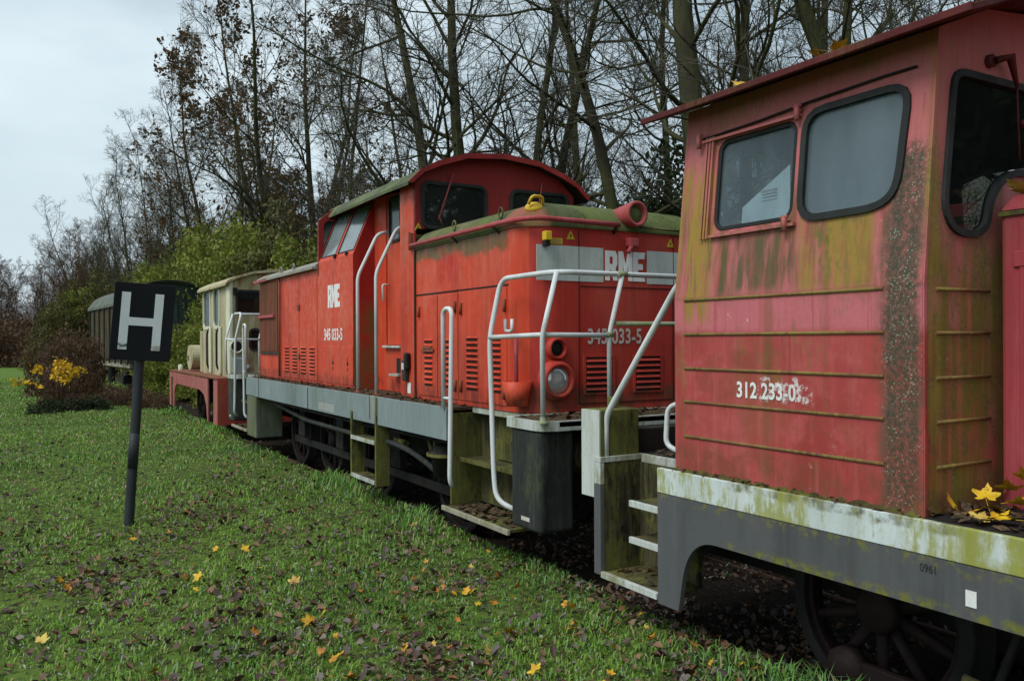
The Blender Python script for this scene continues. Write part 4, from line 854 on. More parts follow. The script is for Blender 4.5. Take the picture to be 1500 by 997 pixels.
    part('ladder_side', MB().box(XS - .02, XS + .14, 9.27, 9.31, .24, 1.0), M['olive2'], ml, .004)
    for z in (.27, .70):
        part('ladder_step', MB().box(XS - .015, XS + .17, 8.541, 9.269, z, z + .022), M['olive'], ml)
        part('step_nosing', MB().box(XS - .03, XS - .014, 8.541, 9.269, z - .012, z + .03), M['dirty_white'], ml)
    part('ladder_strap', MB().box(XS - .012, XS - .005, 8.5, 8.55, .92, 1.2), M['olive2'], ml)
    part('air_pipe', MB().tube(arc_pts([(3.5, 13.6, .82), (3.45, 11.6, .70), (3.42, 9.4, .70), (3.42, 8.2, .72), (3.48, 7.75, .62), (3.55, 7.3, .45)], .3), .03, 9), M['beam_dark'], rt)
    part('air_pipe', MB().tube([(3.48, 8.42, .745), (3.46, 8.1, .735)], .034, 9), M['olive2'], rt)
    part('conduit', MB().tube([(3.42, 13.7, .86), (3.42, 9.4, .84), (3.42, 6.9, .86)], .018, 7), M['dark_steel'], rt)
    dm = part('brake_cylinder', MB().lathe((3.56, 7.30, .50), (0, 0, 1), [(0, .001), (0, .15), (.2, .17), (.2, .21), (.235, .21), (.235, .16), (.30, .15), (.30, .001)], 22), M['dark_steel'], rt)
    part('cylinder_flange', MB().lathe((3.56, 7.30, .70), (0, 0, 1), [(.0, .215), (.03, .215), (.036, .16)], 22), M['olive2'], dm)
    part('cylinder_bracket', MB().box(3.42, 3.46, 7.32, 7.36, .74, .98).tube([(3.44, 7.6, .96), (3.44, 7.42, .72)], .02, 6), M['olive'], dm)
    for Y in (7.55, 9.75, 11.6, 13.1): axle_set(rt, Y, .40, .53)
    part('coupling_rod', MB().box(3.71, 3.75, 7.5, 13.1, .24, .34), M['dark_steel'], rt, .01)
    for ya in (6.95, 8.6, 10.5, 12.2): part('outside_frame_spring', MB().box(3.60, 3.68, ya, ya + .28, .4, .95), M['dark_steel'], rt)
    return rt

# ================================================================== ground, track
TRACK = 4.55
def gz(x, y):
    """height of the ground: shallow bed under the train, low bank behind it"""
    x = np.asarray(x, float); y = np.asarray(y, float)
    d = np.abs(x - TRACK)
    bed = -.16 * np.clip((1.02 - d) / .30, 0, 1)
    z = bed + .02 * np.sin(x * 1.9 + .6 * np.sin(y * .7)) * np.sin(y * 1.3 + 1) + .035 * np.sin(x * .55 + 2) * np.cos(y * .43)
    z = z + np.clip((x - 6.2) / 6, 0, 1) * .55
    return z
def axis(dense0, dense1, step, lo, hi, g=1.16):
    a = list(np.arange(dense0, dense1 + step * .5, step)); s = step; v = dense1
    while v < hi: s *= g; v += s; a.append(v)
    s = step; v = dense0
    while v > lo: s *= g; v -= s; a.insert(0, v)
    return np.array(a)
gx = axis(-2.0, 7.0, .11, -600, 900); gy = axis(1.0, 20.0, .16, -300, 1500)
GX, GY = np.meshgrid(gx, gy); nx, ny = len(gx), len(gy)
V = np.stack([GX, GY, gz(GX, GY)], -1).reshape(-1, 3)
i0 = (np.arange(ny - 1)[:, None] * nx + np.arange(nx - 1)[None]).ravel()
me = np_mesh('ground', V, np.stack([i0, i0 + 1, i0 + nx + 1, i0 + nx], 1), smooth=True)
m = NT('grass_soil')
c = m.mix(m.ramp(m.noise(1.4, 6, .65), .35, .65), (0.070, 0.118, 0.020), (0.108, 0.165, 0.030))
c = m.mix(m.ramp(m.noise(11, 5, .7), .45, .62), c, (0.035, 0.028, 0.018))
X = m.xyz()
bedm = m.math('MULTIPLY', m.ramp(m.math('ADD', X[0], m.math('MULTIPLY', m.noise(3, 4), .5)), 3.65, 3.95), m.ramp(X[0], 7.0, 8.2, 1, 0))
c = m.mix(bedm, c, m.mix(m.ramp(m.noise(24, 4, .7), .4, .65), (0.012, 0.009, 0.007), (0.035, 0.025, 0.018)))  # dark bed soil, darkened further to paint the shade under the train
c = m.mix(m.ramp(X[0], 7.0, 9.0), c, m.mix(m.noise(3, 6), (0.035, 0.035, 0.012), (0.07, 0.05, 0.022)))
far = m.ramp(X[1], 25, 60)
c = m.mix(m.math('MULTIPLY', far, m.ramp(X[0], 2.5, 5.0, 1, 0)), c, (0.10, 0.17, 0.034))
m.bump(m.noise(30, 5, .7), .6, .03)
ground = bpy.data.objects.new('ground', me); me.materials.append(m.done(c, .95, .1)); link(ground); tag(ground, 'grassy ground strewn with autumn leaves beside the track', kind='structure')

trk = bpy.data.objects.new('railway_track', None); link(trk); tag(trk, 'rusty railway track under the locomotives', kind='structure')
for X_ in (TRACK - .75, TRACK + .75):
    part('rail', MB().plate([(X_ - .035, -.13), (X_ + .035, -.13), (X_ + .035, -.16), (X_ + .01, -.17), (X_ + .01, -.25), (X_ + .06, -.27), (X_ - .06, -.27), (X_ - .01, -.25), (X_ - .01, -.17), (X_ - .035, -.16)], [], lambda a, b, t: (a, t, b), -20, 70), M['rail_steel'], trk)
slm = MB().box(-1.2, 1.2, -.12, .12, -.1, 0).mesh('sleeper'); slm.materials.append(M['sleeper'])
for i in range(44):
    o = link(bpy.data.objects.new('sleeper', slm), trk); o.location = (TRACK, 1.6 + i * .65, -.262)

# ================================================================== build the two red locomotives
L312 = build_312()
L345 = build_345()

# ================================================================== cream locomotive
def build_cream():
    rt = thing('shunting_locomotive', 'small cream locomotive with peeling paint on a faded red frame, behind the grey H-post', 'locomotive', (XC, 20.0, -.13))
    rt['label'] = 'small cream locomotive with rusty peeling cab on a faded red frame'
    XS = 3.30
    arch = [(22.35, .2), (22.3, .55), (22.1, .73), (21.8, .78), (18.9, .78), (18.4, .70), (18.15, .5), (18.05, .2)]
    part('side_frame', MB().plate([(17.98, .16), (17.98, 1.04), (23.05, 1.04), (23.05, .2), (22.75, .2), (22.75, .9), (22.5, .9), (22.5, .2)][0:4] + [(22.8, .2), (22.8, .92), (22.5, .92), (22.5, .2)] + arch, [], side_f(XS), 0, .03), M['pinkframe'], rt)
    part('far_side_frame', MB().box(mx(XS) - .03, mx(XS), 17.3, 23.05, .7, 1.04), M['pinkframe'], rt)
    part('step_recess', MB().box(XS + .2, XS + .23, 17.3, 18.0, .16, 1.0), M['olive'], rt)
    part('frame_post', MB().box(XS, XS + .05, 17.02, 17.40, .17, 1.04), M['pinkframe'], rt)
    part('buffer_beam', MB().box(XS, mx(XS), 16.98, 17.018, .17, 1.06), M['redbeam'], rt, .004)
    part('footplate', MB().box(XS, mx(XS), 17.0, 23.05, 1.062, 1.09), M['rust_grille'], rt)
    part('main_frame', MB().box(4.0, 5.1, 17.2, 22.9, .4, 1.05), M['dark_steel'], rt)
    for Y in (18.9, 21.6): axle_set(rt, Y, .37, .5)
    # cab
    X0, X1, Y0, Y1, ZT = 3.62, mx(3.62), 17.36, 20.25, 3.0
    sidew = [rr(19.35, 2.12, 20.1, 2.93, .1), rr(18.35, 2.12, 18.95, 2.93, .14)]
    sw = part('cab_side_wall', MB().plate([(Y0, 1.09), (Y1, 1.09), (Y1, ZT), (Y0, ZT)], sidew, side_f(X0), 0, .03), M['cream'], rt)
    part('far_cab_wall', MB().plate([(Y0, 1.09), (Y1, 1.09), (Y1, ZT), (Y0, ZT)], sidew, side_f(X1), -.03, 0), M['cream'], rt)
    for q in sidew:
        part('window_frame', MB().plate(grow(q, .05), [grow(q, -.02)], side_f(X0), -.02, .01), M['cream_light'], sw)
        part('window_pane', MB().plate(grow(q, -.01), [], side_f(X0 + .015), 0, .005), M['glass_film'], sw)
    for y in (18.12, 19.15):
        part('door_rail', MB().box(X0 - .05, X0 - .002, y, y + .16, 1.12, 2.12), M['cream_light'], sw, .02)
        part('handrail', MB().tube(arc_pts([(X0 - .02, y + .26, 1.2), (X0 - .07, y + .24, 1.3), (X0 - .07, y + .24, 2.0), (X0 - .02, y + .22, 2.1)], .06), .022, 7), M['black'], sw)
    part('corner_pillar', MB().box(X0 - .02, X0 + .06, Y0 - .02, Y0 + .30, 1.09, ZT), M['cream_light'], rt, .02)
    wn = rr(3.74, 2.37, 4.34, 2.83, .08); port = rr(4.0, 1.62, 4.22, 2.06, .10)
    wn2 = [(mx(a), b) for a, b in wn]
    rp = [(X0, ZT), (3.8, 3.09), (4.1, 3.19), (4.55, 3.24), (mx(4.1), 3.19), (mx(3.8), 3.09), (X1, ZT)]
    ew = part('cab_end_wall', MB().plate([(X0, 1.09), (X1, 1.09)] + rp[::-1], [wn, wn2, port], end_f(Y0), 0, .03), M['cream'], rt)
    for q in (wn, wn2, port):
        part('window_rubber', MB().plate(grow(q, .015), [grow(q, -.03)], end_f(Y0), -.012, .012), M['rubber'], ew)
        part('window_pane', MB().plate(grow(q, -.02), [], end_f(Y0 + .01), 0, .005), M['glass_dark'], ew)
    ew2 = part('cab_end_wall', MB().plate([(X0, 1.09), (X1, 1.09)] + rp[::-1], [wn, wn2], end_f(Y1), -.03, 0), M['cream'], rt)
    part('control_stand', MB().box(3.9, 5.2, 17.9, 18.7, 1.1, 2.25), M['interior'], rt)
    part('marker_lamp', MB().box(3.68, 3.76, Y0 - .06, Y0 - .002, 2.74, 2.88), M['dark_steel'], ew, .01)
    lp = part('headlamp', MB().lathe((3.74, Y0, 1.70), (0, -1, 0), [(0, .14), (.08, .14), (.1, .12), (.05, .10)], 20), M['cream_light'], rt)
    part('lamp_glass', MB().lathe((3.74, Y0 - .04, 1.70), (0, -1, 0), [(0, .11), (.015, .06), (.02, .001)], 16), M['black'], lp)
    part('air_valve', MB().box(3.66, 3.86, Y0 - .12, Y0 - .002, 1.13, 1.48).tube([(3.9, Y0 - .1, 1.25), (3.98, Y0 - .12, 1.3)], .06, 8), M['sill345'], rt, .03)
    rfp = [(X0 - .10, ZT - .03)] + [(a + (a - XC) * .05, b + .03) for a, b in rp] + [(X1 + .10, ZT - .03)]
    part('cab_roof', MB().plate(rfp + [(a, b - .05) for a, b in rfp[::-1]], [], lambda a, b, t: (a, t, b), Y0 - .10, Y1 + .12), M['cream'], rt)
    part('tool_locker', MB().box(X0 + .03, X0 + .9, Y1 + .001, Y1 + .55, 1.09, 2.05), M['cream'], rt, .02)
    tk = part('fuel_tank', MB().plate([(21.6 + .38 * math.cos(2 * math.pi * k / 28), 1.42 + .30 * math.sin(2 * math.pi * k / 28)) for k in range(28)], [], side_f(3.55), 0, .35), M['cream'], rt, .03)
    part('tank_bracket', MB().tube([(3.75, 21.05, 1.55), (3.75, 20.7, 1.55)], .03, 7), M['cream_light'], tk)
    part('tank_plate', MB().box(3.544, 3.549, 21.72, 21.85, 1.34, 1.46), M['wagon_end'], tk)
    part('valve', MB().lathe((3.5, 22.6, 1.09), (0, 0, 1), [(0, .06), (.12, .06), (.15, .001)], 12), M['cream_light'], rt)
    buffer(rt, 3.72, 16.98, .92, -1, .4)
    return rt
build_cream()

# ================================================================== covered goods wagon
def build_wagon():
    rt = thing('goods_wagon', 'old brown boarded goods wagon with mossy curved roof behind the H sign', 'wagon', (3.36, 33.0, 0), rz=R(4.0))
    W, L, Z0, Z1, ZP = 2.85, 9.3, 1.06, 3.27, 4.02
    body = part('body', MB().box(.04, W - .04, .04, L - .04, Z0, Z1), M['dark_steel'], rt)
    pm = MB().box(0, .035, 0, .285, Z0, Z1).mesh('plank'); pm.materials.append(M['wood'])
    for i in range(31):
        o = link(bpy.data.objects.new('plank', pm), body); o.location = (-.002 - .006 * (i % 3 == 1), .02 + i * .299, 0)
    psm = MB().box(-.06, 0, 0, .09, Z0 - .1, Z1).mesh('side_post'); psm.materials.append(M['wagon_end'])
    for i in range(8):
        o = link(bpy.data.objects.new('side_post', psm), body); o.location = (-.01, .02 + i * 1.29, 0)
    arc = [(W * k / 12, Z1 + (ZP - Z1) * (1 - (2 * k / 12 - 1) ** 2) ** .62) for k in range(13)]
    part('end_wall', MB().plate([(0, Z0), (W, Z0)] + arc[::-1], [], end_f(0), 0, .035), M['wagon_end'], rt)
    em = MB().box(0, .02, -.02, 0, Z0, Z1 - .02).mesh('end_seam'); em.materials.append(M['dark_steel'])
    for i in range(9):
        o = link(bpy.data.objects.new('end_seam', em), rt); o.location = (.28 + i * .28, 0, 0)
    ro = [(-.08, Z1 - .04)] + [(a + (a - W / 2) * .05, b + .03) for a, b in arc] + [(W + .08, Z1 - .04)]
    part('roof', MB().plate(ro + [(a, b - .05) for a, b in ro[::-1]], [], lambda a, b, t: (a, t, b), -.12, L + .12), M['wagon_roof'], rt)
    part('roof_rim', MB().tube([(a, -.13, b) for a, b in ro], .03, 6), M['dark_steel'], rt)
    part('sole_bar', MB().box(.05, .15, .1, L - .1, .84, 1.05), M['step_edge'], rt)
    part('underframe', MB().box(.3, W - .3, -.1, L + .1, .75, 1.05), M['dark_steel'], rt)
    for y in (1.6, L - 1.6):
        for x in (.62, W - .62):
            part('wheel', MB().lathe((x, y, .36), (1, 0, 0), [(-.06, .001), (-.06, .12), (-.02, .2), (-.06, .42), (-.06, .5), (.06, .5), (.07, .53), (.07, .001)], 24), M['dark_steel'], rt)
        part('axle_box', MB().box(.05, .35, y - .15, y + .15, .22, .55).box(.1, .2, y - .5, y + .5, .62, .70), M['dark_steel'], rt, .02)
    for x in (.5, W - .5):
        part('buffer', MB().lathe((x, -.1, .92), (0, -1, 0), [(0, .12), (.35, .09), (.35, .2), (.4, .2), (.42, .001)], 16), M['dark_steel'], rt)
    return rt
build_wagon()

# ================================================================== H sign
sg = thing('railway_sign', 'leaning black sign board with a large white letter H on a dark post', 'sign', (.915, 9.1, 0))
def sf(a, b, t):          # board frame: u across, v up, turned with the leaning post
    ca, sa = math.cos(R(-3.7)), math.sin(R(-3.7))
    u, v = a, b
    return (1.045 + u * ca - v * sa + v * .02, 9.06 + t, 2.0 + u * sa + v * ca)
part('post', MB().tube([(.915, 9.12, -.2), (.92, 9.12, .02), (.955, 9.12, .55), (1.0, 9.12, 1.2), (1.03, 9.12, 1.75), (1.06, 9.12, 2.2)], .047, 16), M['post'], sg)
part('post_sleeve', MB().tube([(.955, 9.12, .55), (.978, 9.12, .9)], .0485, 16), M['post'], sg)
bd = part('board', MB().plate(rr(-.275, -.38, .285, .385, .012, 2), [], sf, -.012, .012), M['sign_black'], sg, .004)
part('letter', MB().plate([(-.205, -.275), (-.125, -.275), (-.125, -.035), (.10, -.035), (.10, -.275), (.18, -.275), (.18, .29), (.10, .29), (.10, .045), (-.125, .045), (-.125, .29), (-.205, .29)], [], sf, -.0165, -.0125), M['sign_white'], bd)
part('board_clamp', MB().box(.98, 1.10, 9.07, 9.17, 1.70, 1.73).box(.99, 1.12, 9.07, 9.17, 2.2, 2.23), M['post'], sg)

# ================================================================== grass, litter, leaves
rng = np.random.default_rng(7)
def attr_mat(name, rough=.8, spec=.15, trans=.0, attr='tint'):
    m = NT(name); a = m.t.nodes.new('ShaderNodeAttribute'); a.attribute_name = attr
    mat = m.done(a.outputs['Color'], rough, spec)
    if trans:
        tl = m.t.nodes.new('ShaderNodeBsdfTranslucent'); m.t.links.new(a.outputs['Color'], tl.inputs[0])
        ms = m.t.nodes.new('ShaderNodeMixShader'); ms.inputs[0].default_value = trans
        m.t.links.new(m.b.outputs[0], ms.inputs[1]); m.t.links.new(tl.outputs[0], ms.inputs[2]); m.t.links.new(ms.outputs[0], m.out.inputs['Surface'])
    return mat
def vnoise(x, y, s, seed):
    r = np.random.default_rng(seed); v = 0
    for k in range(5):
        a, b, p = r.uniform(-1, 1, 3); f = s * (1.6 ** k)
        v = v + np.sin((x * math.cos(a * 3.1) + y * math.sin(a * 3.1)) * f + p * 6 + 1.3 * np.sin((x * math.sin(b * 3) - y * math.cos(b * 3)) * f * .7 + p)) / (1.25 ** k)
    return v / 2.6
def scatter(n, r0, r1, power, a0=-22, a1=72):
    u = rng.random(n); e = 2 - power
    r = (r0 ** e + u * (r1 ** e - r0 ** e)) ** (1 / e)
    a = np.radians(rng.uniform(a0, a1, n)); return r * np.sin(a), r * np.cos(a), r

N = 400000
bx, by, br_ = scatter(N, 2.3, 48, 1.75)
ok = (bx < 3.66 + .16 * vnoise(bx, by, 1.7, 3)) & (bx > -14)
ok &= ~((vnoise(bx, by, 2.6, 21) > .35) & (rng.random(N) < .62) & (br_ < 14))
bx, by, br_ = bx[ok], by[ok], br_[ok]; n = len(bx)
edge = np.clip((bx - 2.75) / .6, 0, 1) * np.clip(.45 + vnoise(bx, by, 1.3, 9), 0, 1.2)
h = rng.uniform(.016, .046, n) * (1 + .6 * vnoise(bx, by, 1.6, 5)) * (1 + 1.7 * edge) * (1 + br_ * .02)
wd = rng.uniform(.0018, .0036, n) * (1 + br_ / 7)
az = rng.uniform(0, 2 * np.pi, n); ln = rng.uniform(.15, 1.0, n) * h
base = np.stack([bx, by, gz(bx, by) - .004], 1)
dirv = np.stack([np.cos(az), np.sin(az), np.zeros(n)], 1); sd = np.stack([-np.sin(az), np.cos(az), np.zeros(n)], 1)
mid = base + dirv * (ln * .35)[:, None] + np.array([0, 0, 1.]) * (h * .62)[:, None]
tip = base + dirv * ln[:, None] + np.array([0, 0, 1.]) * (h * rng.uniform(.55, 1.0, n))[:, None]
V = np.stack([base - sd * wd[:, None], base + sd * wd[:, None], mid + sd * (wd * .8)[:, None], mid - sd * (wd * .8)[:, None], tip], 1).reshape(-1, 3)
k = np.arange(n) * 5
me = np_mesh('grass', V, np.stack([k, k + 1, k + 2, k + 3], 1), np.stack([k + 3, k + 2, k + 4], 1))
g = rng.random(n)[:, None]; q = np.clip(.5 + .5 * vnoise(bx, by, .8, 13) + rng.normal(0, .18, n), 0, 1)[:, None]
C = (1 - q) * np.array([.098, .215, .030]) + q * np.array([.215, .375, .052])
C = np.where(g < .15, np.array([.33, .31, .14]), C); C = np.where(g > .95, np.array([.045, .075, .025]), C); C = np.where((g > .80) & (g < .90), np.array([.20, .34, .15]), C)
C = C * (1 - .35 * edge[:, None] * .0) + edge[:, None] * np.array([-.012, .012, .012])
vcol(me, np.repeat(np.clip(C, .004, 1), 5, 0)); me.materials.append(attr_mat('grass_blades', .6, .25, .25))
gr = bpy.data.objects.new('grass', me); link(gr); tag(gr, 'short green grass with longer tufts along the track edge', 'grass', kind='stuff')

# fallen brown and pale leaves: one mass
def leaf_shapes(n, P, size, elong, tilt):
    """six sided curled leaves around P"""
    a = rng.uniform(0, 2 * np.pi, n); t = np.stack([np.cos(a), np.sin(a), rng.normal(0, tilt, n)], 1); t /= np.linalg.norm(t, axis=1)[:, None]
    s = np.stack([-np.sin(a), np.cos(a), rng.normal(0, tilt, n)], 1); s /= np.linalg.norm(s, axis=1)[:, None]
    up = np.array([0, 0, 1.]); cu = (rng.uniform(-.3, .9, n) * size)[:, None]
    L = (size)[:, None]; Wd = (size * elong)[:, None]
    pts = [P - up * cu * .3, P - t * L, P - t * L * .3 + s * Wd + up * cu, P + t * L * .45 + s * Wd * .8 + up * cu, P + t * L + up * cu * .4, P + t * L * .4 - s * Wd * .85 + up * cu * .8, P - t * L * .35 - s * Wd + up * cu]
    V = np.stack(pts, 1).reshape(-1, 3); k = np.arange(n) * 7
    F = np.concatenate([np.stack([k, k + 1 + i, k + 1 + (i + 1) % 6], 1) for i in range(6)]); return V, F
N = 190000
lx, ly, lr_ = scatter(N, 2.4, 34, 1.5)
dens = np.clip(.22 + .58 * vnoise(lx, ly, 1.3, 31) + .55 * vnoise(lx, ly, 5.3, 33), 0.08, 1) * np.clip(1.25 - lr_ / 26, .12, 1)
ok = (rng.random(N) < dens) & (lx < 5.7) & (lx > -8)
lx, ly, lr_ = lx[ok], ly[ok], lr_[ok]; n = len(lx)
big = rng.random(n) ** 1.25
size = np.where(big < .45, rng.uniform(.008, .017, n), rng.uniform(.014, .038, n)); elong = np.where(big < .45, rng.uniform(.25, .45, n), rng.uniform(.45, .85, n))
lz = gz(lx, ly) + np.where(lx < 3.6, rng.uniform(.012, .042, n), rng.uniform(.004, .03, n))
V, F = leaf_shapes(n, np.stack([lx, ly, lz], 1), size, elong, .5)
me = np_mesh('leaf_litter', V, None, F)
pal = 1.3 * np.array([[.075, .045, .03], [.10, .055, .035], [.055, .036, .032], [.095, .075, .07], [.14, .085, .045], [.12, .10, .085], [.045, .028, .022], [.15, .07, .03]])
C = pal[rng.integers(0, len(pal), n)] * rng.uniform(.7, 1.25, n)[:, None]
palep = np.array([[.26, .31, .26], [.33, .37, .31], [.17, .22, .13], [.23, .25, .19]])
C = np.where((big < .45)[:, None] & (rng.random(n) < .75)[:, None], palep[rng.integers(0, 4, n)] * rng.uniform(.6, 1.15, n)[:, None], C)
vcol(me, np.repeat(C, 7, 0)); me.materials.append(attr_mat('leaf_litter', .6, .3, .1))
lit = bpy.data.objects.new('leaf_litter', me); link(lit); tag(lit, 'scattered brown and pale fallen leaves lying in the grass', 'leaves', kind='stuff')

# maple leaves that can be picked out one by one
def maple_mesh(seed, col):
    rg = random.Random(seed); mb = MB(); out = []
    for ang, l in ((-90, .10), (-58, .42), (-34, .60), (-22, .78), (-10, .60), (6, .70), (18, .92), (32, 1.0), (44, .86), (56, .60), (68, .80), (78, .92), (90, 1.12), (102, .92), (112, .80), (124, .60), (136, .86), (148, 1.0), (162, .92), (174, .70), (190, .60), (202, .78), (214, .60), (238, .42)):
        l *= rg.uniform(.86, 1.12); out.append((math.cos(R(ang)) * l, math.sin(R(ang)) * l))
    cv = rg.uniform(.25, .8)
    def z(x, y): return cv * (x * x + y * y) * .5 + .12 * math.sin(x * 3 + seed)
    vs = [(0, 0, 0)] + [(x * .055, y * .055, z(x, y) * .055) for x, y in out]
    mb.add(vs, [(0, 1 + i, 1 + (i + 1) % len(out)) for i in range(len(out))], True)
    mb.tube([(0, -.006, 0), (.01, -.045, .004), (.02, -.085, .012)], [.0016, .0013, .001], 5, caps=False)
    me = mb.mesh('fallen_leaf'); m = NT('maple_leaf')
    cc = m.mix(m.ramp(m.noise(22, 4, .6), .4, .7), col, tuple(x * .7 for x in col)); cc = m.mix(m.ramp(m.noise(9, 3, .5), .42, .66), cc, tuple(x * y for x, y in zip(col, (.55, .42, .5)))); cc = m.mix(m.ramp(m.noise(60, 4, .7), .56, .70), cc, (.16, .07, .02))
    me.materials.append(m.done(cc, .5, .3)); return me
maple = [maple_mesh(1, (.66, .43, .02)), maple_mesh(2, (.60, .34, .02)), maple_mesh(3, (.62, .47, .10)), maple_mesh(4, (.46, .20, .025)), maple_mesh(5, (.13, .06, .035)), maple_mesh(6, (.10, .06, .05)), maple_mesh(7, (.52, .33, .05))]
rg = random.Random(21)
spots = [(1.83, 5.18, 0), (2.73, 5.35, 1), (2.55, 4.41, 0), (2.78, 4.2, 2), (3.2, 3.88, 1), (3.42, 3.26, 1), (.61, 4.85, 1), (1.13, 4.62, 2), (3.21, 7.33, 2), (1.16, 6.71, 0), (2.36, 3.8, 0), (2.94, 3.88, 0), (3.38, 4.2, 0), (2.68, 3.57, 0), (2.94, 5.04, 0),
         (2.15, 4.41, 3), (3.25, 3.42, 0), (3.82, 3.89, 3), (3.77, 3.74, 3), (1.51, 4.31, 3), (2.66, 5.03, 0), (.1, 5.82, 2), (1.47, 4.67, 3), (2.12, 5.03, 3), (1.18, 7.15, 3), (3.9, 4.05, 3), (3.34, 3.2, 0), (3.4, 3.34, 1), (3.46, 3.24, 1)]
for _ in range(34):
    spots.append((rg.uniform(-.3, 3.4), rg.uniform(3.3, 8.5), rg.choice([0, 1, 2, 3, 3, 3])))
for _ in range(70):
    spots.append((rg.uniform(1.2, 3.5), 3.1 + 3.2 * rg.random() ** 1.3, rg.choice([0, 1, 1, 3, 2, 6])))
for _ in range(170):
    spots.append((rg.uniform(-.8, 3.6), 3.0 + 6.5 * rg.random() ** 1.4, rg.choice([4, 5])))
for x, y, kk in spots:
    o = link(bpy.data.objects.new('fallen_leaf', maple[kk]), ground)
    o.location = (x, y, float(gz(x, y)) + (rg.uniform(.03, .05) if kk < 3 else rg.uniform(.02, .042))); s = rg.uniform(.45, .95) * (1 if kk < 3 else .75)
    o.scale = (s, s, s); o.rotation_euler = (rg.uniform(-.8, .8), rg.uniform(-.8, .8), rg.uniform(0, 6.28))
for x, y, z, s, rx, rz_, kk in ((3.42, 2.14, 1.10, 1.25, .9, .4, 0), (3.70, 2.06, 1.15, 1.5, .5, 2.2, 0), (3.66, 1.96, 1.13, 1.6, .4, 3.6, 0), (3.55, 2.02, 1.085, 1.3, .3, 1.1, 1), (3.37, 1.99, 1.07, 1.4, .1, 5.0, 2), (3.45, 1.9, 1.075, 1.4, .15, .8, 2), (3.62, 1.84, 1.10, 1.4, .3, 4.2, 0), (3.50, 1.80, 1.08, 1.3, .2, 2.7, 0), (3.60, 2.10, 1.12, 1.5, .6, 5.2, 0), (3.74, 2.00, 1.20, 1.5, .7, 1.5, 0), (3.46, 2.06, 1.08, 1.35, .3, 3.0, 1), (3.72, 1.90, 1.15, 1.6, .5, .2, 0), (3.56, 1.93, 1.12, 1.5, .45, 2.0, 0), (3.40, 1.94, 1.08, 1.4, .2, 4.4, 0), (3.75, 2.12, 1.14, 1.4, .8, 3.3, 0)):
    o = link(bpy.data.objects.new('maple_leaf', maple[kk])); o.location = (x, y, z); s *= .72; o.scale = (s,) * 3; o.rotation_euler = (rx, .1, rz_)
    tag(o, 'yellow maple leaf lying on the footplate beside the nearest cab', 'leaf', 'maple leaves on the footplate')
for x, y, z, rz_ in ((3.30, 3.22, 3.155, .3), (3.29, 2.72, 3.155, 1.9), (3.33, 2.66, 3.17, 4.0), (3.30, 2.61, 3.16, 2.8)):
    o = link(bpy.data.objects.new('maple_leaf', maple[0])); o.location = (x, y, z); o.scale = (.95,) * 3; o.rotation_euler = (.2, -.4, rz_)
    tag(o, 'yellow maple leaf caught on the roof edge of the nearest cab', 'leaf', 'maple leaves on the cab roof')
o = link(bpy.data.objects.new('maple_leaf', maple[2])); o.location = (3.88, 2.08, 2.47); o.scale = (1.4,) * 3; o.rotation_euler = (.3, .1, 1)
tag(o, 'yellow maple leaf lying on top of the hood beside the nearest cab window', 'leaf')

# ================================================================== trees and shrubs
def unit(v): return v / np.maximum(np.linalg.norm(v, axis=-1, keepdims=True), 1e-9)
def run(r, P, D, L, r0, r1, S, wob, up):
    """grow N branches at once -> points, directions, radii"""
    N = len(P); pts = [P]; ds = [D]; p, d = P, D
    for i in range(S):
        d = unit(d + r.normal(0, wob, (N, 3)) + np.array([0, 0, up]))
        p = p + d * (L / S)[:, None]; pts.append(p); ds.append(d)
    t = np.linspace(0, 1, S + 1)[None]
    return np.stack(pts, 1), np.stack(ds, 1), r0[:, None] * (1 - t) + r1[:, None] * t
def tubes(pts, rad, k):
    N, S1, _ = pts.shape
    d = unit(np.concatenate([pts[:, 1:2] - pts[:, :1], pts[:, 2:] - pts[:, :-2], pts[:, -1:] - pts[:, -2:-1]], 1))
    ref = np.where(np.abs(d[..., 2:3]) < .8, np.array([0, 0, 1.]), np.array([1., 0, 0]))
    a = unit(np.cross(d, ref)); b = np.cross(d, a)
    an = np.arange(k) * 2 * np.pi / k
    V = pts[:, :, None] + (a[:, :, None] * np.cos(an)[None, None, :, None] + b[:, :, None] * np.sin(an)[None, None, :, None]) * rad[:, :, None, None]
    idx = np.arange(N * S1 * k).reshape(N, S1, k)
    q = np.stack([idx[:, :-1], np.roll(idx, -1, 2)[:, :-1], np.roll(idx, -1, 2)[:, 1:], idx[:, 1:]], -1)
    return V.reshape(-1, 3), q.reshape(-1, 4)
def spawn(r, pts, ds, rad, L, K, tmin, ang, lf, rf, tmax=.98):
    N, S1, _ = pts.shape
    t = tmin + (tmax - tmin) * (np.arange(K)[None] + r.random((N, K))) / K
    f = t * (S1 - 1); i = np.minimum(f.astype(int), S1 - 2); fr = (f - i)[..., None]
    n = np.arange(N)[:, None]
    P = pts[n, i] * (1 - fr) + pts[n, i + 1] * fr; d = ds[n, i + 1]
    ra = rad[n, i] * (1 - fr[..., 0]) + rad[n, i + 1] * fr[..., 0]
    rv = unit(np.cross(d, unit(r.normal(0, 1, d.shape)))); a = np.radians(r.uniform(ang[0], ang[1], (N, K)))[..., None]
    D = unit(d * np.cos(a) + rv * np.sin(a))
    Ln = L[:, None] * r.uniform(lf[0], lf[1], (N, K)) * (1.15 - .75 * t)
    R0 = np.minimum(ra * rf, ra * .95)
    return P.reshape(-1, 3), D.reshape(-1, 3), Ln.ravel(), R0.ravel()
def join(parts):
    V = []; F = []; o = 0
    for v, f in parts: V.append(v); F.append(f + o); o += len(v)
    return np.concatenate(V), np.concatenate(F)
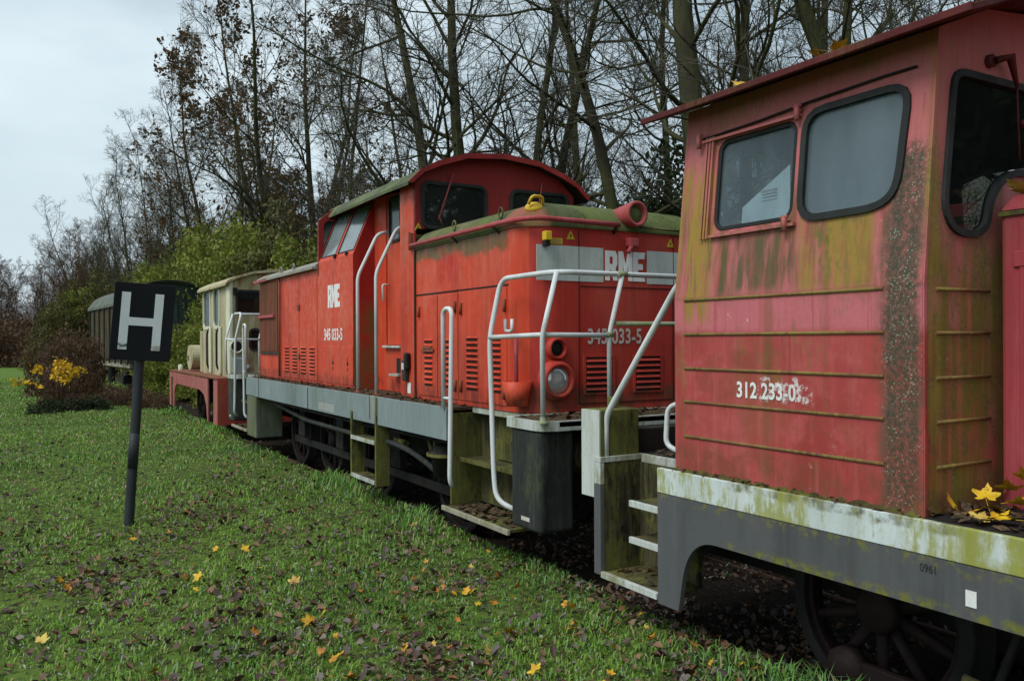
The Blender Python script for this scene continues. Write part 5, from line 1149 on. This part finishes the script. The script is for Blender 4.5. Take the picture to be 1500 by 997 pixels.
def leaf_quads(r, P, size, droop=.0):
    n = len(P); a = unit(r.normal(0, 1, (n, 3)) + np.array([0, 0, -droop])); b = unit(np.cross(a, r.normal(0, 1, (n, 3))))
    s = (size * r.uniform(.35, 1.5, n))[:, None]
    V = np.stack([P - a * s, P + b * s * .55, P + a * s, P - b * s * .55], 1).reshape(-1, 3); k = np.arange(n) * 4
    return V, np.stack([k, k + 1, k + 2, k + 3], 1)

_b = NT('mossy_bark'); oi = _b.t.nodes.new('ShaderNodeObjectInfo')
_c = _b.mix(_b.ramp(_b.noise(2.2, 6, .65, (1, 1, .3)), .36, .62), (.042, .037, .028), (.072, .074, .034))
_c = _b.mix(_b.math('MULTIPLY', _b.ramp(_b.noise(.6, 4, .6), .4, .62), .7), _c, (.072, .080, .030))
_c = _b.mix(_b.ramp(_b.noise(18, 5, .7, (1, 1, .15)), .45, .7), _c, (.034, .031, .026))
_b.bump(_b.noise(14, 6, .7, (1, 1, .2)), .8, .04); BARK = _b.done(_c, .9, .08)
_b = NT('twig_bark'); _c = _b.mix(_b.ramp(_b.noise(.9, 4, .6), .35, .65), (.068, .062, .054), (.10, .096, .064)); TWIG = _b.done(_c, .85, .08)
_b = NT('brown_twig_bark'); _c = _b.mix(_b.ramp(_b.noise(.9, 4, .6), .35, .65), (.07, .042, .030), (.105, .068, .045)); BTWIG = _b.done(_c, .85, .08)
def leaf_mat(name, a, b, c3, sc=2.5):
    m = NT(name)
    c = m.mix(m.ramp(m.noise(sc, 4, .6), .35, .65), a, b); c = m.mix(m.ramp(m.noise(sc * 6, 3, .6), .52, .7), c, c3)
    mat = m.done(c, .65, .25); tl = m.t.nodes.new('ShaderNodeBsdfTranslucent'); m.t.links.new(c, tl.inputs[0])
    ms = m.t.nodes.new('ShaderNodeMixShader'); ms.inputs[0].default_value = .25
    m.t.links.new(m.b.outputs[0], ms.inputs[1]); m.t.links.new(tl.outputs[0], ms.inputs[2]); m.t.links.new(ms.outputs[0], m.out.inputs['Surface']); return mat
DEAD = leaf_mat('dead_brown_leaves', (.075, .035, .016), (.12, .065, .022), (.10, .10, .03), 1.5)
GREEN = leaf_mat('yellow_green_leaves', (.105, .145, .022), (.19, .225, .036), (.30, .27, .05), .7)
OLIVE = leaf_mat('olive_leaves', (.060, .068, .020), (.115, .105, .028), (.18, .13, .038), .8)
DARKG = leaf_mat('dark_evergreen', (.018, .030, .012), (.035, .055, .018), (.06, .07, .022), 1.2)
GOLD = leaf_mat('golden_leaves', (.62, .36, .012), (.72, .48, .02), (.50, .20, .02), 5)
BROWNL = leaf_mat('brown_bramble_leaves', (.085, .045, .028), (.12, .07, .04), (.07, .07, .022), 2)

def tree_meshes(seed, H=16, r0=.22, n1=22, low=.16, lean=(0, 0), ang=(38, 68), lf1=(.16, .34), up1=.09, leaves=0, stems=1, wob=.035, fine=1.0, droop=0, rf1=.42):
    r = np.random.default_rng(seed); big = []; fine_ = []; ends = []
    P = np.zeros((stems, 3)); P[:, :2] = r.normal(0, .18 if stems > 1 else 0, (stems, 2)); P[:, 2] = -.3
    D = np.zeros((stems, 3)); D[:, 2] = 1
    for s in range(stems):
        if stems > 1:
            a = 2 * np.pi * s / stems + r.uniform(-.4, .4); D[s, :2] = np.array([np.cos(a), np.sin(a)]) * r.uniform(.10, .28)
        D[s, 0] += lean[0]; D[s, 1] += lean[1]
    D = unit(D); L = np.full(stems, float(H)) * r.uniform(.8, 1.0, stems); R0 = np.full(stems, r0) * r.uniform(.7, 1, stems)
    if stems == 1: L[0] = H; R0[0] = r0
    p, d, ra = run(r, P, D, L, R0, R0 * .10, 18, wob, .012)
    ra = ra * np.linspace(1, .85, 19)[None]; ra[:, 0] *= 1.35; ra[:, 1] *= 1.08
    big.append(tubes(p, ra, 9))
    P, D, L1, r1 = spawn(r, p, d, ra, L, n1, low, ang, lf1, rf1); r1 = np.maximum(r1, .018)
    p1, d1, ra1 = run(r, P, D, L1, r1, r1 * .25, 9, .13, up1)
    big.append(tubes(p1, ra1, 6))
    P, D, L2, r2 = spawn(r, p1, d1, ra1, L1, 8, .12, (28, 62), (.35, .62), .6); r2 = np.maximum(r2, .010)
    p2, d2, ra2 = run(r, P, D, L2, r2, r2 * .35, 6, .15, .05 - droop)
    big.append(tubes(p2, ra2, 4))
    P, D, L3, r3 = spawn(r, p2, d2, ra2, L2, max(3, int(6 * fine)), .15, (25, 60), (.4, .75), .6); r3 = np.maximum(r3, .0065)
    p3, d3, ra3 = run(r, P, D, L3, r3, r3 * .5, 4, .16, .03 - droop)
    fine_.append(tubes(p3, ra3, 3))
    P, D, L4, r4 = spawn(r, p3, d3, ra3, np.maximum(L3, .35), max(2, int(4 * fine)), .2, (25, 60), (.5, .9), .7); r4 = np.maximum(r4, .0048)
    p4, d4, ra4 = run(r, P, D, L4, r4, r4 * .6, 2, .16, .02 - droop)
    fine_.append(tubes(p4, ra4, 3))
    a = np_mesh('trunk', *join(big), smooth=True); b = np_mesh('crown', *join(fine_)); lv = None
    if leaves:
        e = p4[:, 1:].reshape(-1, 3); msk = vnoise(e[:, 0], e[:, 1] + e[:, 2] * .7, .8, seed) > .1
        e = e[msk]; e = e[r.integers(0, len(e), leaves)] + r.normal(0, .05, (leaves, 3))
        lv = np_mesh('leaves', *leaf_quads(r, e, .07, .6))
    return a, b, lv
PROTO = {}
def proto(key, twig=None, leafmat=None, **kw):
    a, b, lv = tree_meshes(**kw); a.materials.append(BARK if twig is None else twig); b.materials.append(TWIG if twig is None else twig)
    if lv: lv.materials.append(leafmat or DEAD)
    PROTO[key] = (a, b, lv)
proto('tall', seed=1, H=19, r0=.24, n1=26, low=.14)
proto('lean', seed=2, H=18, r0=.20, n1=24, low=.16, lean=(-.10, .10), wob=.045)
proto('thick', seed=3, H=20, r0=.31, n1=22, low=.12, lf1=(.18, .32), ang=(50, 85), up1=.05, rf1=.27)
proto('slim', seed=4, H=17, r0=.13, n1=26, low=.12, lf1=(.10, .24))
proto('stems', seed=5, H=16, r0=.17, n1=16, low=.12, stems=4, leaves=9000, lf1=(.20, .42), ang=(32, 62), fine=1.0)
proto('fan', seed=6, H=13, r0=.14, n1=16, low=.04, stems=4, lf1=(.30, .5), ang=(22, 46), up1=.08, fine=1.0)
proto('wide', seed=7, H=17, r0=.21, n1=20, low=.12, lf1=(.24, .42), ang=(50, 85), up1=.04, wob=.05, rf1=.36)
proto('brown', twig=BTWIG, seed=8, H=11, r0=.13, n1=18, low=.02, stems=3, fine=1.0, lf1=(.25, .45), ang=(25, 55))
proto('scrub', seed=9, H=9, r0=.07, n1=16, low=.04, stems=4, lf1=(.18, .36), ang=(25, 55), leaves=2600)

def place(px, X=None, Y=None):
    """where the sight line that leaves the camera at this heading crosses X or Y"""
    th = R(30.34) - math.atan((750 - px) / 1230)
    return (X, X / math.tan(th)) if X is not None else (Y * math.tan(th), Y)
def tree(key, x, y, s, rz, label, group=None, name='bare_tree'):
    a, b, lv = PROTO[key]
    t = thing(name, label, 'tree', (x, y, float(gz(x, y))), group, rz); t.scale = (s, s, s)
    for nm, me in (('trunk', a), ('crown', b), ('leaves', lv)):
        if me: link(bpy.data.objects.new(nm, me), t)
    return t
# the trees that stand out in the view, from left to right
MAIN = [
    ('fan', 140, None, 74, 1.0, .4, 'small bare fan-shaped tree standing alone at the far left end of the wood'),
    ('stems', 338, 9.0, None, 1.12, 4.3, 'slender leftmost tall tree with clinging brown leaves leaning over the green hedge'),
    ('stems', 425, 10.2, None, 1.25, .9, 'tall many-stemmed tree with brown leaves behind the long red bonnet'),
    ('slim', 512, 11, None, 1.0, 1.0, 'thin straight bare tree just left of the middle cab roof'),
    ('lean', 655, 9.6, None, 1.05, .3, 'mossy bare tree leaning left, rising above the left part of the middle cab roof'),
    ('tall', 694, 10.6, None, 1.0, 2.2, 'straight dark bare tree beside the left-leaning one above the middle cab'),
    ('slim', 765, 12, None, 1.2, 2.6, 'slim mossy bare tree above the right part of the middle cab roof'),
    ('lean', 782, 13, None, 1.0, 3.6, 'bare tree curving right behind the slim mossy one above the middle cab'),
    ('wide', 902, 12.5, None, 1.0, 5.2, 'wide-branching bare tree behind the mossy bonnet between the two red cabs'),
    ('thick', 1043, 11.2, None, 1.0, 4.2, 'thickest dark trunk rising behind the roof of the nearest red cab'),
    ('slim', 985, 17, None, 1.2, .2, 'thin bare tree left of the thickest trunk and behind it'),
    ('tall', 1100, 17, None, 1.0, 3.0, 'bare tree just right of the thickest trunk above the nearest cab roof'),
    ('lean', 1290, 15, None, 1.1, 1.2, 'bare tree at the top right above the nearest cab roof'),
    ('tall', 1180, 20, None, 1.0, 5.0, 'bare tree further back, right of the thickest trunk above the nearest cab'),
    ('wide', 1400, 19, None, 1.1, 2.0, 'rightmost bare tree above the near end of the nearest cab roof'),
    ('slim', 1235, 13, None, 1.1, 3.3, 'thin bare tree between the two at the top right'),
    ('tall', 470, 12, None, 1.0, 1.7, 'straight bare tree between the many-stemmed tree and the middle cab'),
    ('fan', 200, None, 64, 1.15, 1.3, 'fine-twigged bare tree above the goods wagon, right of the lone one at far left'),
    ('fan', 255, None, 52, 1.1, 3.3, 'fine-twigged bare tree above the H sign'),
    ('slim', 600, 15.5, None, 1.15, 4.4, 'thin bare tree left of the leaning tree and behind it'),
    ('tall', 850, 18, None, 1.0, .6, 'straight bare tree further back between the middle cab and the wide tree'),
]
for key, px, X_, Y_, s, rz_, lab in MAIN:
    x, y = place(px, X=X_) if X_ else place(px, Y=Y_)
    tree(key, x, y, s, rz_, lab, 'bare trees behind the train')
for i, (x, y, key, s) in enumerate(((9, -9, 'tall', 1), (13, -14, 'wide', 1), (6, -16, 'lean', .9), (17, -10, 'thick', 1), (11, -22, 'tall', 1.1), (20, -24, 'fan', 1.3), (4, -26, 'wide', 1), (15, -6, 'slim', 1.1))):
    tree(key, x, y, s, i * 1.9, 'bare tree mirrored in the end windows of the red cabs', 'bare trees mirrored in the cab glass')
# the wood further back
rg = random.Random(3)
back = []
for i in range(14):
    px = 330 + i * 80 + rg.uniform(-12, 12); X_ = rg.uniform(21, 42)
    back.append((px, X_))
for px, X_ in back:
    x, y = place(px, X=X_)
    tree(rg.choice(['tall', 'slim', 'lean', 'wide', 'fan', 'slim', 'tall']), x, y, rg.uniform(.75, 1.1), rg.uniform(0, 6.28), 'distant thin bare tree in the wood, seen ' + ('above the long red bonnet' if px < 490 else 'above the middle cab roof' if px < 860 else 'above the mossy bonnet between the cabs' if px < 1000 else 'over the roof of the nearest cab'), 'distant trees of the wood')
for px, X_, s in ((205, 9, 1.0), (255, 10, 1.1), (300, 9, 1.1), (235, 14, 1.3), (180, 11, 1.1), (330, 14, 1.3), (385, 13, 1.3), (470, 13, 1.2), (160, 9.5, 1.05)):
    x, y = place(px, X=X_)
    tree('scrub', x, y, s, rg.uniform(0, 6.28), 'scrubby small tree with dead leaves growing out of the green hedge', 'scrub trees in the hedge', 'scrub_tree')
for px, Y_, s in ((-150, 100, 1.0), (-100, 88, .95), (-60, 98, 1.1), (-28, 84, .95), (-6, 90, 1.0), (10, 96, .9), (24, 112, .85), (-14, 104, 1.1), (38, 135, .8), (55, 130, .95), (78, 110, 1.0), (95, 85, 1.0), (66, 80, .8), (112, 70, .95), (130, 80, 1.1)):
    x, y = place(px, Y=Y_)
    tree('brown', x, y, s, rg.uniform(0, 6.28), 'reddish brown leafless tree at the far end of the meadow', 'brown trees beyond the meadow', 'brown_tree')

# ---- shrubs
def bush_mesh(seed, W, H, n, size, clumps=70, fill=.75, base=.0):
    r = np.random.default_rng(seed)
    d = unit(r.normal(0, 1, (clumps, 3))); d[:, 2] = np.abs(d[:, 2]); rad = r.uniform(.45, 1, clumps) ** fill
    c = d * rad[:, None] * np.array([W, W, H]) * r.uniform(.8, 1.1, (clumps, 1)); c[:, 2] += base
    w = r.integers(0, clumps, n); cs = (.16 + .16 * r.random(clumps)) * W
    P = c[w] + unit(r.normal(0, 1, (n, 3))) * (cs[w] * r.random(n) ** .45)[:, None]; P[:, 2] = np.abs(P[:, 2])
    lv = np_mesh('foliage', *leaf_quads(r, P, size, .3))
    k = 26; S = np.zeros((k, 3)); S[:, :2] = r.normal(0, W * .12, (k, 2)); S[:, 2] = -.1
    e = c[r.integers(0, clumps, k)]; D = unit(e - S); L = np.linalg.norm(e - S, axis=1)
    p, dd, ra = run(r, S, D, L, np.full(k, .025), np.full(k, .008), 6, .07, .02)
    P2, D2, L2, r2 = spawn(r, p, dd, ra, L, 7, .3, (20, 60), (.2, .4), .6); p2, d2, ra2 = run(r, P2, D2, L2, np.maximum(r2, .006), np.full(len(L2), .003), 4, .12, .03)
    st = np_mesh('stems', *join([tubes(p, ra, 5), tubes(p2, ra2, 3)])); return lv, st
BUSH = {}
def bproto(key, mat, smat, *a, **k):
    lv, st = bush_mesh(*a, **k); lv.materials.append(mat); st.materials.append(smat); BUSH[key] = (lv, st)
bproto('hedge', GREEN, TWIG, 41, 2.2, 5.6, 20000, .075, clumps=170)
bproto('hedge2', GREEN, TWIG, 42, 2.4, 5.2, 20000, .078, clumps=140)
bproto('olive', OLIVE, TWIG, 43, 2.2, 5.2, 19000, .075, clumps=140)
bproto('ever', DARKG, TWIG, 44, 2.0, 5.5, 16000, .085, clumps=110)
bproto('bramble', BROWNL, BTWIG, 45, 1.0, 1.0, 2600, .04, clumps=60)
bproto('low', DARKG, TWIG, 47, .8, .45, 1500, .045, clumps=40)
def bush(key, x, y, s, rz, label, cat='shrub', group=None, name='shrub', sz=1.0):
    lv, st = BUSH[key]; t = thing(name, label, cat, (x, y, float(gz(x, y))), group, rz); t.scale = (s, s, s * sz)
    link(bpy.data.objects.new('foliage', lv), t); link(bpy.data.objects.new('stems', st), t); return t
rg = random.Random(9)
for px, X_, s, sz, key in ((520, 8.2, .8, .95, 'hedge'), (478, 7.6, .85, 1.0, 'hedge2'), (440, 7.4, .9, 1.05, 'hedge'), (405, 7.3, 1.0, 1.1, 'olive'), (375, 7.2, 1.0, 1.15, 'hedge2'), (347, 7.2, 1.0, 1.2, 'hedge'), (318, 7.2, 1.05, 1.25, 'hedge2'),
                           (292, 7.0, 1.05, 1.2, 'hedge'), (268, 7.0, 1.1, 1.2, 'hedge2'), (246, 7.0, 1.1, 1.15, 'hedge'), (226, 7.2, 1.2, 1.15, 'olive'), (206, 7.0, 1.2, 1.15, 'hedge2'), (188, 7, 1.2, 1.1, 'olive'), (172, 7, 1.25, 1.1, 'hedge'), (156, 4.9, 1.0, 1.1, 'olive'), (140, 4.2, 1.05, 1.1, 'olive'), (124, 3.6, 1.0, 1.05, 'hedge2'), (108, 3.0, 1.0, 1.0, 'olive'), (92, 2.3, .9, .95, 'olive'), (76, 1.75, .8, .8, 'olive'), (150, 6.5, 1.4, 1.3, 'olive'), (118, 5.5, 1.4, 1.3, 'olive')):
    x, y = place(px, X=X_)
    where = 'beside the middle cab' if px > 455 else 'above the long red bonnet' if px > 385 else 'above the cream cab roof' if px > 300 else 'just right of the H sign' if px > 240 else 'over the goods wagon roof' if px > 165 else 'left of the goods wagon'
    bush(key, x, y, s, rg.uniform(0, 6.28), ('yellowish green' if key != 'olive' else 'dull olive') + ' leafy shrub of the hedge showing ' + where, group='hedge behind the train', sz=sz)
for px, X_, s, lab in ((955, 9.0, .62, 'yellow-green bush showing above the mossy bonnet between the red cabs'), (905, 9.5, .6, 'olive bush behind the mossy bonnet, left of the yellow-green one')):
    x, y = place(px, X=X_); bush('hedge2' if px == 955 else 'olive', x, y, s, px, lab, sz=1.0)
for i, (x, y, s) in enumerate(((15, -5.5, 1.7), (19, -8.5, 2.0), (13, -9.5, 1.6), (24, -10, 2.2), (18, -13, 2.0))):
    bush('ever', x, y, s, i * 1.3, 'dark evergreen mirrored in the end window of the nearest cab', group='evergreens mirrored in the cab glass', name='evergreen_shrub')
for px, X_, s, lab in ((985, 15, 1.15, 'dark evergreen shrub left of the nearest cab roof'), (940, 19, 1.1, 'dark evergreen shrub behind the wide-branching tree'), (1010, 20, 1.3, 'tall dark evergreen behind the roof visor of the nearest cab'), (560, 19, .8, 'dark evergreen behind the left end of the middle cab roof'), (880, 23, .9, 'dark evergreen further back in the wood behind the mossy bonnet')):
    x, y = place(px, X=X_); bush('ever', x, y, s, px, lab, name='evergreen_shrub')
for x, y, s, key in ((5.6, 29.6, .60, 'hedge'), (4.75, 31.0, .52, 'hedge2'), (6.3, 26.5, .6, 'hedge2'), (5.2, 26.0, .42, 'hedge')):
    bush(key, x, y, s, x * y, 'ivy-green shrub growing between the cream locomotive and the goods wagon', group='shrubs between cream locomotive and wagon')
# brambles and the golden bush at the left
for i, (x, y, s) in enumerate(((1.25, 25.4, .42), (1.7, 25.9, .4), (2.3, 26.2, .5), (2.9, 26.2, .5), (3.2, 25.0, .45), (.95, 27.5, .6), (1.45, 28.5, .7), (2.3, 28.5, .55), (2.9, 28.2, .5), (.6, 26.0, .36), (3.3, 23.9, .4), (1.35, 31, 1.2), (1.0, 32.5, 1.1), (2.9, 24.9, .42), (1.7, 33.5, 1.2))):
    bush('bramble', x, y, s, i * 1.7, ('tangled brown bramble around the golden bush' if x < 1.6 and y < 27 else 'tall brown thicket of dead stems behind the golden bush' if x < 2 else 'low brown bramble in front of the goods wagon' if y > 25.5 else 'low brown bramble at the end of the red frame of the cream locomotive'), 'bramble', 'brambles at the meadow edge', 'bramble_bush', sz=1.0 if y < 27 or x > 2 else 1.9)
for i, (px, Y_, s) in enumerate(((-70, 74, 3.2), (-40, 78, 3.4), (-12, 72, 3.0), (8, 80, 3.6), (24, 76, 2.8), (40, 84, 3.2), (58, 70, 2.6))):
    x, y = place(px, Y=Y_); bush('bramble', x, y, s, i * 1.1, 'brown scrub closing off the far end of the meadow', 'scrub', 'scrub at the end of the meadow', 'scrub_bush', sz=1.2)
for i, (x, y) in enumerate(((.55, 24.6), (1.1, 24.8), (1.6, 25.1))):
    bush('low', x, y, .7, i * 2.0, 'low dark green ground plant under the golden bush', 'plant', 'ground plants under the golden bush', 'ground_plant')
r = np.random.default_rng(77)
stm = MB(); Pl = []
for i in range(16):
    a = r.uniform(0, 6.28); e = np.array([.95 + r.normal(0, .24), 24.7 + r.normal(0, .2), r.uniform(.78, 1.28)])
    if i < 4: e = np.array([.35 - i * .16, 24.5, .72 + .05 * i])
    stm.tube([(.85, 24.8, -.05), tuple((np.array([.85, 24.8, 0]) + e) / 2 + np.array([0, 0, .15])), tuple(e)], [.012, .009, .004], 5)
    for k in range(26 if i >= 4 else 13): Pl.append(e + r.normal(0, [.09, .1, .08 if i >= 4 else .04]))
gb = thing('golden_shrub', 'small bush with bright golden yellow autumn leaves at the meadow edge', 'shrub', (.85, 24.8, 0))
lvm = np_mesh('foliage', *leaf_quads(r, np.array(Pl) - np.array([.85, 24.8, 0]), .055, .4)); lvm.materials.append(GOLD); link(bpy.data.objects.new('foliage', lvm), gb)
part('stems', stm, BTWIG, gb)
